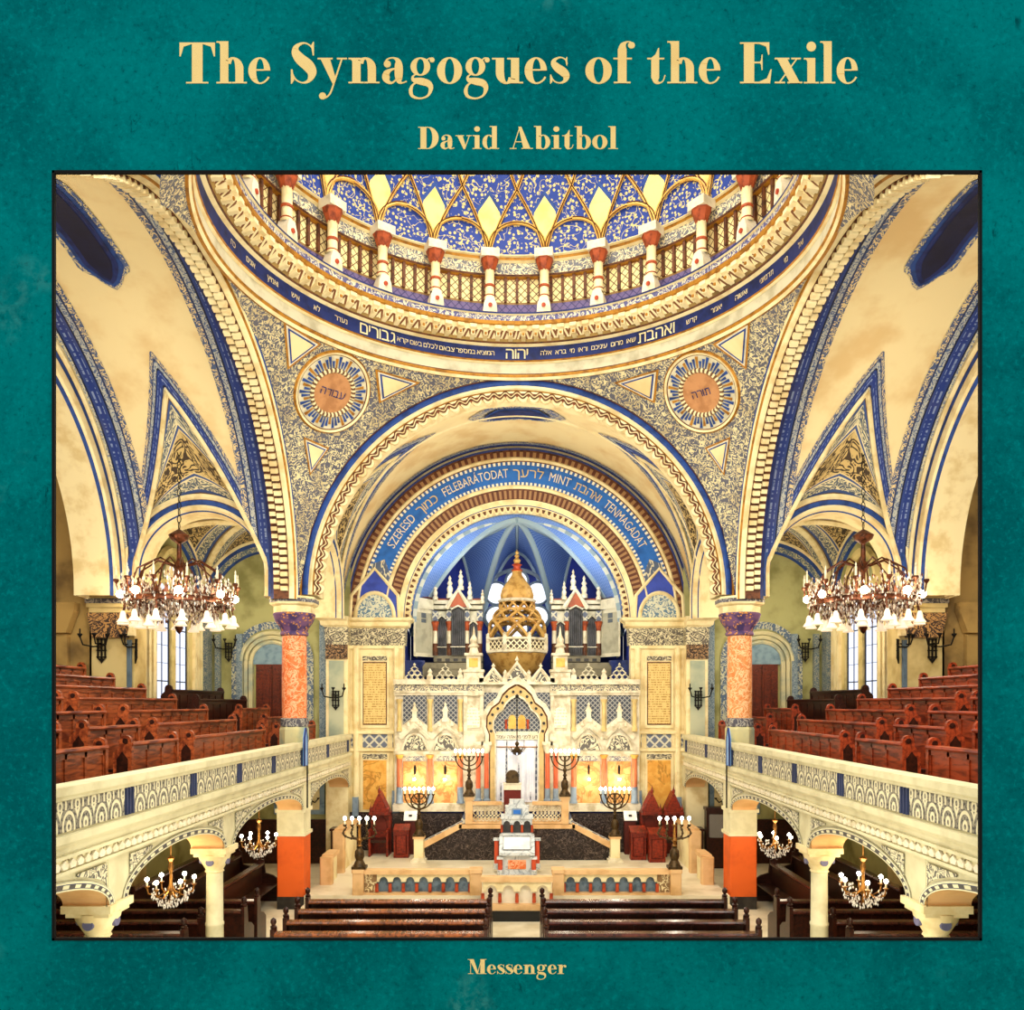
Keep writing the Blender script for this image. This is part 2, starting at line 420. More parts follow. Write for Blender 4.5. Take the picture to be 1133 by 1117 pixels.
# ---- arch moulding sections: (radius, depth, material of the run to the next point)
AM = [m_cream, m_gold, m_blue, m_dblue, m_brown]
def moulding(P, lst, a0, a1, n, name='trim', mats=AM, sx=1):
    mb = MB(sx); mb.strip(P, [(r, d) for r, d, _ in lst], a0, a1, n, ms=[m for _, _, m in lst]); return struct(mb, name, mats, 30)
GREAT = [(5.47, .06, 1), (5.46, -.05, 1), (5.41, -.08, 1), (5.36, -.05, 4), (5.32, -.02, 3), (5.29, -.04, 2), (5.22, -.06, 2), (5.17, -.03, 0), (5.10, -.07, 0), (5.06, -.04, 1), (5.03, 0, 0), (5.0, .06, 0), (5.0, .12, 4)]
PE = lambda r, d, a: (r*cos(a), YE-.1+d, ZS+r*sin(a))
moulding(PE, GREAT[:-1]+[(5.0, .12, 0), (5.0, .9, 0), (5.6, .9, 0)], 0, pi, 72)
mb = MB(); nt = 54                                             # scalloped hanging edge of the east arch
for i in range(nt):
    a = pi*(i+.5)/nt; da = pi/nt/2
    mb.prism([(5.03, a-da), (5.03, a+da), (4.9, a+da*.98), (4.8, a+da*.55), (4.77, a), (4.8, a-da*.55), (4.9, a-da*.98)], lambda r, t, d: PE(r, d, t), -.03, .1, 0)
    mb.prism([(4.97, a-da*.5), (4.97, a+da*.5), (4.86, a+da*.3), (4.86, a-da*.3)], lambda r, t, d: PE(r, d, t), -.05, .0, 1)
    for sg in (-1, 1): mb.prism([(5.0, a+sg*da), (5.0, a+sg*da*.7), (4.9, a+sg*da*.8), (4.88, a+sg*da)], lambda r, t, d: PE(r, d, t), -.045, .0, 2)
for k, (m, dr) in enumerate(((1, 0), (0, .035), (1, .07))):
    mb.tube([PE(4.90+dr+.05*cos(nt*2*a), -.05, a) for a in [pi*i/(nt*8) for i in range(nt*8+1)]], .018, 4, m)
struct(mb, 'trim', [m_cream, m_brown, plain('red_brown', '8a4a2a', .6)], 0)
lace = bands('lace_band', [(0, CREAM, '9a8a68'), (.12, '8d96a0', 'dcd6bc'), (.3, '5f6c86')], .34, 'scroll', 14)
moulding(lambda r, d, a: PE(r, d+.02, a), [(4.79, .95, 0), (4.79, 1.05, 0)], 0.02, pi-.02, 48)
def RB(a): t = min(1, max(0, (a-R(50))/R(62))); return .62*t*t*(3-2*t)
# great north and south arches with bracketed soffit
for s in (-1, 1):
    PN = lambda r, d, a: (5.4+d+RB(a)*.45, YC+(r+.06+RB(a))*cos(a), ZS+(r+.06+RB(a))*sin(a))
    moulding(PN, GREAT+[(5.03, .5, 3), (5.1, .6, 0), (5.72, .6, 0)], -.03, pi*.68, 64, sx=s)
    mb = MB(s); nt = 62
    for i in range(nt):
        a = pi*.68*(i+.5)/nt; da = pi*.68/nt*.31
        f = lambda r, t, d: PN(r, d, t)
        mb.prism([(5.0, a-da), (5.0, a+da), (4.9, a+da), (4.9, a-da)], f, .14, .30, 0)
        mb.prism([(5.0, a-da*.2), (5.0, a+da*1.6), (4.93, a+da*1.6), (4.93, a-da*.2)], f, .33, .47, 0)
        mb.prism([(5.0, a+da*1.1), (5.0, a+da*1.7), (4.96, a+da*1.7), (4.96, a+da*1.1)], f, .12, .32, 1)
    struct(mb, 'trim', [m_cream, m_brown], 0)
# ---- pendentives and dome
RS = sqrt(5.45**2+5.31**2)
def pend(ph, z, off=0):                                          # azimuth, height above the springing
    rho = sqrt(max(0, (RS-off)**2-z*z)); return (rho*sin(ph), YC+rho*cos(ph), ZS+z)
o_pend = orn('pendentive_ornament', 'dccf9e', '5c5c66', 'scroll', 14, c='c3b284', csc=1.4, obj=True)
m_pl = bands('pendentive_frame', [(0, '27469a'), (.04, CREAM), (.09, 'dccf9e')], .1)
def pgrid(p0, p1, vmin, nu):
    mb = MB()
    def fn(u, v):
        ph = p0+(p1-p0)*u; t = ((ph+pi/4) % (pi/2))-pi/4
        lim = 5.43/max(abs(sin(ph)), abs(cos(ph)))
        zl = max(vmin, sqrt(max(0, RS*RS-lim*lim)) if lim < RS else 0)
        return pend(ph, zl+(5.31-zl)*v)
    mb.grid(fn, nu, 20, 0); return mb
for p0 in (-pi/2, 0): struct(pgrid(p0, p0+pi/2, 0, 48), 'pendentive', o_pend, 60)
struct(pgrid(pi/2, 3*pi/2, 4.9, 60), 'pendentive', o_pend, 60)
for s in (-1, 1):                                                # three painted triangles round each roundel
    for (pts) in ((( 318, 362), (349, 381), (321, 402)), ((420, 413), (457, 424), (423, 441)), ((339, 488), (360, 497), (344, 520))):
        W = []
        for (x, y) in pts:
            dv = Vector((572-x, F, CY-y)); dv.normalize(); c0 = Vector((0, YC, ZS-E)); b_ = dv.dot(c0); t = b_+sqrt(max(0, b_*b_-(c0.length_squared-(RS-.03)**2)))
            W.append(dv*t)
        g = sum(W, Vector())/3
        mb = MB(s)
        for sc_, off, m in ((1.35, .0, 0), (1.15, .012, 1), (1.0, .024, 2), (.84, .034, 3)):
            cn = Vector((0, YC, ZS-E))
            pp = [g+(p-g)*sc_ for p in W]; pp = [p+(cn-p).normalized()*off+Vector((0, 0, E)) for p in pp]
            mb.face([mb.pt(p) for p in pp], m, [(0, 0), (1, 0), (0, 1)])
        struct(mb, 'trim', [m_gold, m_white, m_blue, m_vault], 0)
PR = lambda r, d, a: (r*sin(a), YC+r*cos(a), E+d)
mb = MB(); mb.strip(PR, [(5.5, 7.98), (5.42, 7.96), (5.38, 8.02), (5.36, 8.08), (5.4, 8.12), (5.41, 8.36), (5.36, 8.39), (5.34, 8.42), (5.36, 8.44), (5.36, 8.78)], 0, 2*pi, 128,
                    ms=[1, 0, 1, 4, 5, 0, 1, 4, 3])
struct(mb, 'trim', AM+[plain('grey_cove', 'c9c2a2', .6, h2='a89f80', sc=2)], 30)
mb = MB(); mb.strip(PR, [(5.36, 8.76), (5.28, 8.8), (5.25, 8.83), (5.2, 8.88), (5.02, 9.0), (4.98, 9.1), (4.94, 9.12), (4.93, 9.2), (4.96, 9.21), (4.96, 9.34), (4.92, 9.36), (4.92, 9.4), (5.4, 9.42)], 0, 2*pi, 128,
                    ms=[0, 4, 5, 6, 0, 1, 1, 3, 7, 0, 3, 0])
struct(mb, 'trim', AM+[m_ochre, orn('cornice_arches', 'f0e2b4', '7a4c2c', 'arcade', 3.2), orn('ring_frieze', 'd8cfae', '5a5a86', 'scroll', 12)], 30)
mb = MB(); nb = 104
for i in range(nb):
    a = 2*pi*(i+.5)/nb; da = pi/nb*.55
    for (w_, r0, r1, z0, z1, m) in ((1, 5.06, 4.95, 8.98, 9.1, 0), (.6, 5.22, 5.02, 8.83, 9.0, 0), (.32, 5.1, 4.99, 8.86, 8.94, 1)):
        mb.prism([(r0, z0), (r0, z1), (r1, z1), (r1, z0+.04)], lambda r, z, d: PR(r, z, a+d*da*w_), -1, 1, m)
struct(mb, 'trim', [m_cream, m_gold], 0)
mb = MB()
def ringline(txt, ph0, ph1, size, z, r=5.345):
    """one run of words spread between two azimuths on the blue band"""
    ws = txt.split(' '); wd = [text_geo(heb(t), size)[2] for t in ws]; gap = ((ph1-ph0)*r-sum(wd))/max(1, len(ws))
    u = ph0*r+gap/2
    for t, w_ in zip(ws, wd):
        mb.text(heb(t), size, lambda x, y: PR(r, z+y, (u+x)/r), 0, 0); u += w_+gap
ringline('יהוה', -.09, .09, .4, 8.47)
ringline('אלה ברא מי וראו עיניכם מרום שאו', .1, .56, .17, 8.54); ringline('יקרא בשם לכלם צבאם במספר המוציא', -.56, -.1, .17, 8.54)
ringline('ואהבת', .56, .74, .4, 8.47); ringline('גבורים', -.74, -.56, .4, 8.47)
ringline('קדש יאמר ואשוה תדמיוני מי ואל', .76, 1.5, .17, 8.54); ringline('כח אונים ואמיץ איש לא נעדר', -1.5, -.76, .17, 8.54)
struct(mb, 'trim', m_cream, 0)
# drum: panels, then the painted dome
drum = bands('drum_panels', [(0, '6a5c86', '3f3a66', 1), (.42, '8a6a3a'), (.47, 'f0dc9a', '5c3a22', 1), (1.02, '8a4a24'), (1.08, 'e4d6a6', '5f5c62'), (1.36, 'ecd9a4')], 1.5, 'scroll', 14, kind2='crosses', sc2=5.2)
mb = MB(); mb.strip(PR, [(5.42, 9.4), (5.38, 10.9)], 0, 2*pi, 144); struct(mb, 'ceiling_drum', drum, 60)
mb = MB()
for i in range(24*5):                                           # thin brown posts between the panels
    a = 2*pi*i/120
    mb.prism([(5.41, 9.86), (5.41, 10.46), (5.33, 10.46), (5.33, 9.86)], lambda r, z, d: PR(r, z, a+d), -.006, .006)
struct(mb, 'trim', m_brown, 0)
mb = MB(); mb.strip(PR, [(5.4, 10.44), (5.3, 10.46), (5.28, 10.5), (5.33, 10.53), (5.33, 10.8), (5.27, 10.84), (5.25, 10.9), (5.2, 10.92), (5.25, 10.97)], 0, 2*pi, 144, ms=[1, 4, 0, 2, 0, 1, 0, 0])
struct(mb, 'trim', AM[:2]+[orn('drum_frieze', 'e4d6a6', '6a6a70', 'scroll', 13), m_dblue, m_brown], 30)
RD = 5.28
def dome(ph, th, off=0): r = RD-off; return (r*cos(th)*sin(ph), YC+r*cos(th)*cos(ph), E+10.93+r*sin(th))
m_dome = orn('dome_flowers', '243c8a', 'd2c07c', 'floral', 10)
mb = MB(); mb.grid(lambda u, v: dome(2*pi*u, v*pi/2*.99), 96, 24, 0, lambda u, v: (u*32, v*8)); struct(mb, 'ceiling', m_dome, 60)
mk, md, mg = MB(), MB(), MB()
for k in range(24):
    p0 = 2*pi*(k+.5)/24
    for sg in (-1, 1):
        pts = []
        for i in range(22):
            t = i/10.; th = .0+.285*t
            ph = p0+sg*(pi/24)*(t*t*.55+.45*t if t < 1 else 1+(t-1)*1.0)
            pts.append(dome(ph, th, .03))
        md.tube(pts, .04, 6, 0); mk.tube(pts, .062, 4, 0, ry=.03)
        pts = [dome(p0+sg*pi/24*(1-cos(t*pi/2))*1.0, .035+.115*sin(t*pi/2)*1.0, .03) for t in [i/8 for i in range(9)]]
        md.tube(pts, .045, 6, 0); mk.tube(pts, .065, 4, 0, ry=.03)
    for w_, off, m in ((1.0, .012, 1), (.82, .02, 0)):              # yellow kite over each column
        q = [(0, .03), (.2, .08), (.62, .155), (.55, .2), (0, .283), (-.55, .2), (-.62, .155), (-.2, .08)]
        pp = [dome(p0+a*w_*pi/24*.85, .0+(th-.15)*w_+.15, off) for a, th in q]
        mg.face([mg.pt(p) for p in pp], m, [(0, 0)]*8)
struct(md, 'trim', m_goldp, 50); struct(mk, 'trim', m_brown, 50)
struct(mg, 'trim', [plain('yellow_kite', 'f0dc8a', .6, h2='dfc26c', sc=1.5), m_blue], 0)
# ---- vaults: a barrel with a pointed cell cut into it
m_textband = bands('blue_text_band', [(0, '77829a', 'c8c2a4'), (.1, '16213f'), (.14, '2b4080'), (.2, '22387e', '7f90b8', 1), (.34, '2b4080'), (.4, '16213f'), (.44, '4f6288', 'b4b6ac'), (.56, '26365f'), (.6, 'ddc792', '4c5c80')], .74, 'scroll', 16, kind2='lines', sc2=7)
m_cell = bands('vault_cell', [(0, CREAM), (.1, '6b4a2a'), (.13, '3a5288'), (.2, 'd8cfa6', '59636f'), (.46, 'e0d5a8'), (.5, '3a5288'), (.56, 'd9c690'), (.6, 'cdb274', '43362a', 1)], 2.4, 'scroll', 13, kind2='scroll', sc2=9)
m_rib = plain('rib_cream', 'ead9a6', .6, h2='d2bb82', sc=3)
def vaultbay(P, l0, l1, mid, half, Q, tha, thmax, s, thb=R(10)):
    th0 = R(4)
    g = lambda l: th0+(tha-th0)*max(0, 1-abs(l-mid)/half)
    mb = MB(s); nu = 60
    mb.grid(lambda u, v: P(l0+(l1-l0)*u, g(l0+(l1-l0)*u)+(thmax-g(l0+(l1-l0)*u))*v, 0), nu, 40, 0, lambda u, v: (u*4, v*6)); struct(mb, 'ceiling_vault', m_vault, 60)
    mb = MB(s)                                                  # painted band following the groin
    gb = lambda l: th0+(tha+thb-th0)*max(0, 1-abs(l-mid)/(half+.33))
    nu = 80
    mb.grid(lambda u, v: P(l0+(l1-l0)*u, g(l0+(l1-l0)*u)+max(.0, gb(l0+(l1-l0)*u)-g(l0+(l1-l0)*u))*v, .015), nu, 8, 0, lambda u, v: (u*8, v*.74)); struct(mb, 'trim', m_textband, 60)
    def C(t, k):
        a = Vector(P(mid+half*t, g(mid+half*t), 0)); b = Vector(Q(t)); return a+(b-a)*k
    def cuv(u, k):
        t = 2*u-1; gdist = k*1.7*(1-abs(t)*.4); adist = (1-k)*2.3
        return (t*half*1.2+k*.7, min(gdist, adist+.0) if k < .999 else 0)
    mb = MB(s); mb.grid(lambda u, k: C(2*u-1, k), 48, 24, 0, cuv); struct(mb, 'ceiling_cell', m_cell, 60)
    mb = MB(s); mb.tube([C(-1+2*i/40, 0) for i in range(41)], .06, 6)
    struct(mb, 'trim', m_rib, 60)
RV = 5.65
def legs(c0, y, z0, axis):
    def P(r, d, a):
        if a < 0: h, z = r, z0+a*1.75
        elif a > pi: h, z = -r, z0-(a-pi)*1.75
        else: h, z = r*cos(a), z0+r*sin(a)
        return (c0+h, y+d, z) if axis == 'x' else (y+d, c0+h, z)
    return P
SMALL = [(1.98, .1, 0), (1.96, -.03, 0), (1.88, -.05, 0), (1.83, 0, 4), (1.81, -.02, 2), (1.72, -.02, 2), (1.69, 0, 0), (1.62, -.03, 0), (1.6, .0, 0), (1.58, .12, 2), (1.55, .15, 0), (1.52, .75, 0), (1.6, .8, 0), (2.0, .8, 0)]
for s in (-1, 1):
    PB = lambda l, th, off: (l, YC+(RV-off+RB(th)*.6)*cos(th), ZS+(RV-off+RB(th)*.6)*sin(th))
    Qn = lambda t: (7.87+1.86*sin(pi/2*t), 19.88, ZS+.55+1.9*cos(pi/2*t))
    vaultbay(PB, 5.95, 9.75, 7.87, 1.8, Qn, R(50), R(120), s)
    for (x0, x1) in ((5.98, 6.7), (9.75, 9.05)):
        tw = lambda u: min(.72, .1+max(0, (118*u-2)/46*1.8))           # the band narrows to the groin at its foot
        sgn = 1 if x1 > x0 else -1
        mb = MB(s); mb.grid(lambda u, v: PB(x0+sgn*tw(u)*v, R(2)+R(118)*u, .02), 120, 6, 0, lambda u, v: (u*10, v*tw(u)*1.02)); struct(mb, 'trim', m_textband, 60)
    moulding(legs(7.87, 19.75, ZS+.55, 'x'), SMALL, -.33, pi+.33, 48, sx=s)
    # outer arch of the arm
    PO = lambda r, d, a: (9.72+d, YC+r*cos(a), ZS+r*sin(a))
    moulding(PO, [(5.65, .0, 0), (5.5, -.05, 0), (5.42, 0, 1), (5.36, -.03, 2), (5.24, -.03, 4), (5.2, -.05, 0), (5.0, -.05, 0), (4.96, 0, 2), (4.88, .05, 0), (4.86, .9, 0), (5.65, .9, 0)], -.02, pi*.6, 56, sx=s)
    # cartouche on the crown of the arm
    mb = MB(s)
    for off, k, m in ((.02, 1.0, 1), (.03, .82, 0), (.04, .66, 2), (.05, .46, 3)):
        hw = lambda u: .5*k*min(1, (1-abs(u))*3.2)**.7*(1 if abs(u) < .8 or k < 1 else .8)
        mb.grid(lambda u, v: PB(7.95+(2*v-1)*hw(2*u-1), R(90)+.285*(.7+.3*k)*(2*u-1), off), 30, 4, m, lambda u, v: (u*2.5, v))
    struct(mb, 'trim', [m_blue, orn('cartouche_lace', 'd4c594', '51628c', 'scroll', 14), m_dblue, plain('cartouche_dark', '141a3a', .5)], 0)
    # east bay: side cell, arch, and the arch between the corner bay and the bay
    PB2 = lambda l, th, off: ((5.57-off)*cos(th), l, ZS+(5.57-off)*sin(th))
    Qe = lambda t: (5.62, 22.75+1.95*sin(pi/2*t), ZS+.55+1.85*cos(pi/2*t))
    vaultbay(PB2, 20.3, 25.5, 22.75, 2.2, Qe, R(52), R(91), s, R(14))
    moulding(legs(22.75, 5.4, ZS+.45, 'y'), SMALL, -.3, pi+.3, 48, sx=s)
    # corner bay groin vault
    def gv(u, v):
        a, b = 2*u-1, 2*v-1; return (5.6+4.5*u, 20.4+4.9*v, ZS+.15+2.35*max(sqrt(max(0, 1-a*a)), sqrt(max(0, 1-b*b))))
    mb = MB(s); mb.grid(gv, 56, 56, 0, lambda u, v: (u*4.4+v, abs(abs(2*u-1)-abs(2*v-1))*2.0)); struct(mb, 'ceiling_corner', m_cell, 60)
    for sg in (-1, 1):
        mb = MB(s); mb.tube([Vector(gv(i/32, i/32 if sg > 0 else 1-i/32))-Vector((0, 0, .03)) for i in range(33)], .1, 6); struct(mb, 'trim', m_rib, 60)
    for (pa) in ('x', 'y'):
        Pq = (lambda r, d, a: (7.85+r*cos(a), 25.2+d, ZS+.1+r*1.07*sin(a))) if pa == 'x' else (lambda r, d, a: (9.98+d, 22.85+r*1.1*cos(a), ZS+.1+r*1.07*sin(a)))
        moulding(Pq, [(2.3, -.02, 0), (2.24, -.12, 0), (2.16, -.1, 2), (2.05, -.1, 5), (1.9, -.08, 2), (1.86, .06, 2)], 0, pi, 40, sx=s, mats=AM+[orn('wall_arch_band', 'b9b48c', '5a6a78', 'scroll', 12)])
# cartouche on the crown of the east bay
mb = MB()
for off, k, m in ((.02, 1.0, 1), (.03, .8, 0), (.045, .6, 2)):
    hw = lambda u: .52*k*min(1, (1-abs(u))*2.6)**.75
    mb.grid(lambda u, v: ((2*u-1)*(1.05+.35*(k > .9))*k**.4, 22.6+(2*v-1)*hw(2*u-1), ZS+sqrt((5.57-off)**2-((2*u-1)*1.4*k**.4)**2)), 30, 4, m, lambda u, v: (u*2.5, v))
struct(mb, 'trim', [m_blue, orn('cartouche_lace_east', 'd4c594', '51628c', 'scroll', 14), m_dblue], 0)
mb = MB(); mb.grid(lambda u, v: ((5.55)*cos(pi*u), 25.42-.36*v, ZS+(5.55)*sin(pi*u)), 60, 4, 0, lambda u, v: (u*17, .2+v*.5)); struct(mb, 'trim', m_textband, 60)
# ---- chancel wall with the inscription arch
PCH = lambda r, d, a: (r*cos(a), 25.4+d, ZS+.02+r*sin(a))
m_cblue = plain('inscription_blue', '2a6cc2', .55, h2='2058a4', sc=3)
m_bead = orn('bead_moulding', '5a2f1e', '9a744c', 'dent', 11)
m_dots = orn('dot_border', '3f64a0', 'f0e8d0', 'dent', 14)
CH = [(5.62, -.02, 3), (5.5, -.03, 0), (5.42, -.1, 3), (5.36, -.06, 4), (5.3, -.08, 6), (5.14, -.06, 0), (5.1, -.1, 0), (5.03, -.04, 4), (5.0, -.02, 7), (4.9, -.02, 5), (4.35, -.02, 7), (4.26, -.03, 0), (4.22, -.07, 0), (4.13, -.05, 4), (4.08, -.04, 6), (3.82, -.02, 4), (3.79, -.06, 0), (3.62, -.02, 2), (3.58, .05, 0), (3.5, .12, 0), (3.46, .5, 0)]
moulding(PCH, CH, 0, pi, 96, mats=AM+[m_cblue, m_bead, m_dots])
mb = MB(); nt = 58
for i in range(nt):
    a = pi*(i+.5)/nt; da = pi/nt/2
    mb.prism([(3.6, a-da), (3.6, a+da), (3.44, a+da*.9), (3.37, a), (3.44, a-da*.9)], lambda r, t, d: PCH(r, d, t), -.0, .12, 0)
    mb.prism([(3.56, a-da*.6), (3.56, a+da*.6), (3.45, a+da*.3), (3.45, a-da*.3)], lambda r, t, d: PCH(r, d, t), -.02, .05, 1)
struct(mb, 'trim', [m_cream, m_brown], 0)
mb = MB()
for txt, a0, a1, sz, hb in (('SZERESD', 150.5, 135.5, .4, 0), ('כמוך', 133, 123.5, .42, 1), ('FELEBARÁTODAT', 120.5, 93.5, .4, 0), ('לרעך', 91.5, 79.5, .42, 1), ('MINT', 77, 68.5, .4, 0), ('ואהבת', 66.5, 55, .42, 1), ('TENMAGADAT', 52.5, 29.5, .4, 0)):
    t = heb(txt) if hb else txt
    wd = text_geo(t, sz)[2]
    mb.text(t, sz, lambda x, y: PCH(4.5+y, -.05, R(a0+(a1-a0)*x/wd)), 1 if hb else 0, 0)
struct(mb, 'trim', [m_white, plain('inscription_gold', 'd6c088', .5)], 0)
m_spand = orn('spandrel_scroll', 'd6cfae', '56637c', 'scroll', 11)
for s in (-1, 1):                                               # low end of the inscription: scroll patch and niche
    mb = MB(s)
    mb.prism([(r, a) for r, a in ((4.93, .36), (4.93, .02), (4.3, .02), (4.3, .34), (4.62, .42))], lambda r, t, d: PCH(r, d, t), -.04, 0, 0)
    struct(mb, 'trim', m_spand, 0)
    cx_, z_ = 4.53, ZS+.05
    mb = MB(s)
    arc = [(cx_+.62*cos(a), z_+.78*sin(a)) for a in [pi*i/16 for i in range(17)]]
    mb.prism(arc, lambda a, c, d: (a, 25.32+d, c), 0, .08, 1)
    og = [(cx_-.78, z_), (cx_-.74, z_+.7), (cx_-.4, z_+1.1), (cx_, z_+1.55), (cx_+.4, z_+1.1), (cx_+.74, z_+.7), (cx_+.78, z_)]
    mb.prism(og, lambda a, c, d: (a, 25.34+d, c), 0, .04, 2)
    mb.tube([(a, 25.33, c) for a, c in arc], .07, 6, 0); mb.tube([(a, 25.33, c) for a, c in og], .06, 6, 0)
    struct(mb, 'trim', [m_cream, orn('niche_painting', '5f7f98', 'd6d8c0', 'scroll', 9), plain('niche_blue', '3a4fb4', .6)], 30)
# ---- apse
m_apse = orn('apse_blue', '3c66b8', '7c9cd6', 'diaper', 5.5)
m_apsed = plain('apse_deep_blue', '2a3a94', .7, h2='1c2768', sc=1.2)
m_arib = orn('apse_rib', '93a9b4', 'cfd4c8', 'dent', 4)
K = Vector((0, 25.95, E+5.98))
ZB = E+2.4
A = [Vector((-3.75, 28.1, ZB)), Vector((-1.52, 30.5, ZB)), Vector((1.52, 30.5, ZB)), Vector((3.75, 28.1, ZB))]
def wallarch(a, b, apz, ap=None, n=14):
    ap = ap or Vector(((a.x+b.x)/2, (a.y+b.y)/2, apz)); out = []
    for p, rv in ((a, 0), (b, 1)):
        c = []
        for i in range(n+1):
            t = i/n; q = p.lerp(ap, t); q.z = p.z+(ap.z-p.z)*sin(t*pi/2)**.85
            c.append(q)
        out.append(c)
    return out
AP = [Vector((-2.2, 29.75, E+5.75)), Vector((0, 30.5, E+5.8)), Vector((2.2, 29.75, E+5.75))]
def mrib(b):                                                   # main rib from a wall corner to the boss
    out = []
    for i in range(21):
        t = i/20; q = b.lerp(K, t); q.z = b.z+(K.z-b.z)*sin(t*pi/2)**.8; out.append(q)
    return out
main = [mrib(p) for p in A]; rbm = MB()
cells = MB(); wl = MB()
for i in range(3):
    cu = wallarch(A[i], A[i+1], 0, AP[i])
    for j, cv in enumerate(cu):
        mrc = main[i+j]; n = 14
        def f(u, v):
            p = cv[min(n, int(round(u*n)))]; ii = u*20; i0 = min(19, int(ii)); q = mrc[i0].lerp(mrc[i0+1], ii-i0)
            return p.lerp(q, v)
        cells.grid(f, 14, 10, 0, lambda u, v: (u*5, v*3))
        rbm.tube(cv, .1, 6)
    # wall below the arch
    base = [A[i], A[i+1]]
    pts = cu[0]+cu[1][::-1][1:]
    b = [wl.pt(p) for p in pts]+[wl.pt((A[i+1].x, A[i+1].y, 0)), wl.pt((A[i].x, A[i].y, 0))]
    wl.face(b, 0)
    rbm.tube([AP[i], K], .06, 6)
for c in main: rbm.tube(c, .11, 6)
for q in (0, 3):                                                # side walls and the cells next to the mouth
    sg = -1 if q == 0 else 1; c = main[q]
    fr = [Vector((sg*3.62*cos(pi/2*i/20), 25.92, ZS+.02+3.55*sin(pi/2*i/20))) for i in range(21)]
    cells.grid(lambda u, v: fr[min(20, int(round(u*20)))].lerp(c[min(20, int(round(u*20)))], v), 20, 8, 0, lambda u, v: (u*5, v*3))
    x = sg*3.7; wl.quad((x, 25.7, 0), (x+sg*.06, 28.12, 0), (x+sg*.06, 28.12, ZB), (x, 25.7, ZS+.1))
    wl.quad((sg*3.4, 25.6, 0), (x, 25.75, 0), (x, 25.75, ZS), (sg*3.55, 25.6, ZS)) if 0 else None
struct(cells, 'ceiling_apse', m_apse, 60); struct(wl, 'trim', m_apsed, 0); struct(rbm, 'trim', m_arib, 60)
mb = MB().strip(lambda r, d, a: (r*cos(a), 25.9+d, ZS+r*sin(a)), [(3.46, 0), (3.5, .2)], 0, pi, 48, ms=[0]); struct(mb, 'trim', [m_arib, m_apse], 60)
mb = MB().strip(lambda r, d, a: (r*cos(a), 25.9+d, ZS+r*sin(a)), [(3.44, .3), (3.32, .3), (3.32, .4)], 0, pi, 48); struct(mb, 'trim', m_arib, 60)
# blue shafts inside the apse mouth
for s in (-1, 1):
    mb = MB(s); mb.box(3.2, 3.6, 25.75, 26.3, 0, E+1.4).lathe([(.17, 2.2), (.17, E+1.2), (.24, E+1.3), (.25, E+1.4)], (3.25, 25.95, 0), 14); struct(mb, 'trim', m_dblue, 40)
# ---- plain walls
for s in (-1, 1):
    mb = MB(s)
    mb.box(5.3, 10.1, 25.3, 25.6, 0, E+5.6)                           # east wall of the corner bay
    struct(mb, 'wall_%s_corner_east' % NS[s], m_green, 0)
    mb = MB(s).box(10.0, 10.3, 20.3, 25.4, 0, E+5.6); struct(mb, 'wall_%s_corner' % NS[s], m_green, 0)
    mb = MB(s).box(11.7, 12.0, 8.2, 20.3, 0, E+9); struct(mb, 'wall_%s' % NS[s], m_ochre, 0)
    mb = MB(s).box(10.5, 11.8, 19.95, 20.2, 0, E+9); struct(mb, 'wall_%s_vestibule' % NS[s], m_ochre, 0)
    mb = MB(s).box(9.75, 12.0, 8.2, 20.2, E+8.4, E+8.6); struct(mb, 'ceiling_outer', m_ochre, 0)
    # pilaster strip and capital on the vestibule wall
    mb = MB(s).box(11.2, 11.7, 19.8, 20.0, 0, E+2.5).prism([(-.3, 0), (.3, 0), (.5, .55), (.5, .75), (-.5, .75), (-.5, .55)], lambda a, c, d: (11.45+a, 19.75+d, E+1.75+c), -.1, .15); struct(mb, 'trim', [m_ochre], 0)
    mb = MB(s).box(8.7, 8.88, 25.15, 25.3, 3, E+2.2).box(6.02, 6.25, 25.15, 25.3, 3, E+2.9); struct(mb, 'trim', orn('grey_blue_border', '8f9a9a', '5f7280', 'scroll', 17), 0)
    mb = MB(s).box(9.68, 9.95, 24.85, 25.25, 3, E+2.6).box(9.4, 9.56, 25.15, 25.3, 3, E+2.2); struct(mb, 'trim', orn('corner_border', '9a9a88', '5f7078', 'scroll', 17), 0)
    mb = MB(s)
    for (y0, y1) in ((20.6, 20.72), (20.85, 20.95), (21.1, 21.22), (21.35, 21.5), (24.1, 24.25), (24.35, 24.5), (24.6, 24.7)): mb.box(9.75, 10.02, y0, y1, 3, E+2.9)
    struct(mb, 'trim', m_cream, 0)
    mb = MB(s).box(9.85, 10.02, 20.95, 21.1, 3, E+2.9).box(9.85, 10.02, 24.5, 24.6, 3, E+2.9); struct(mb, 'trim', m_blue, 0)
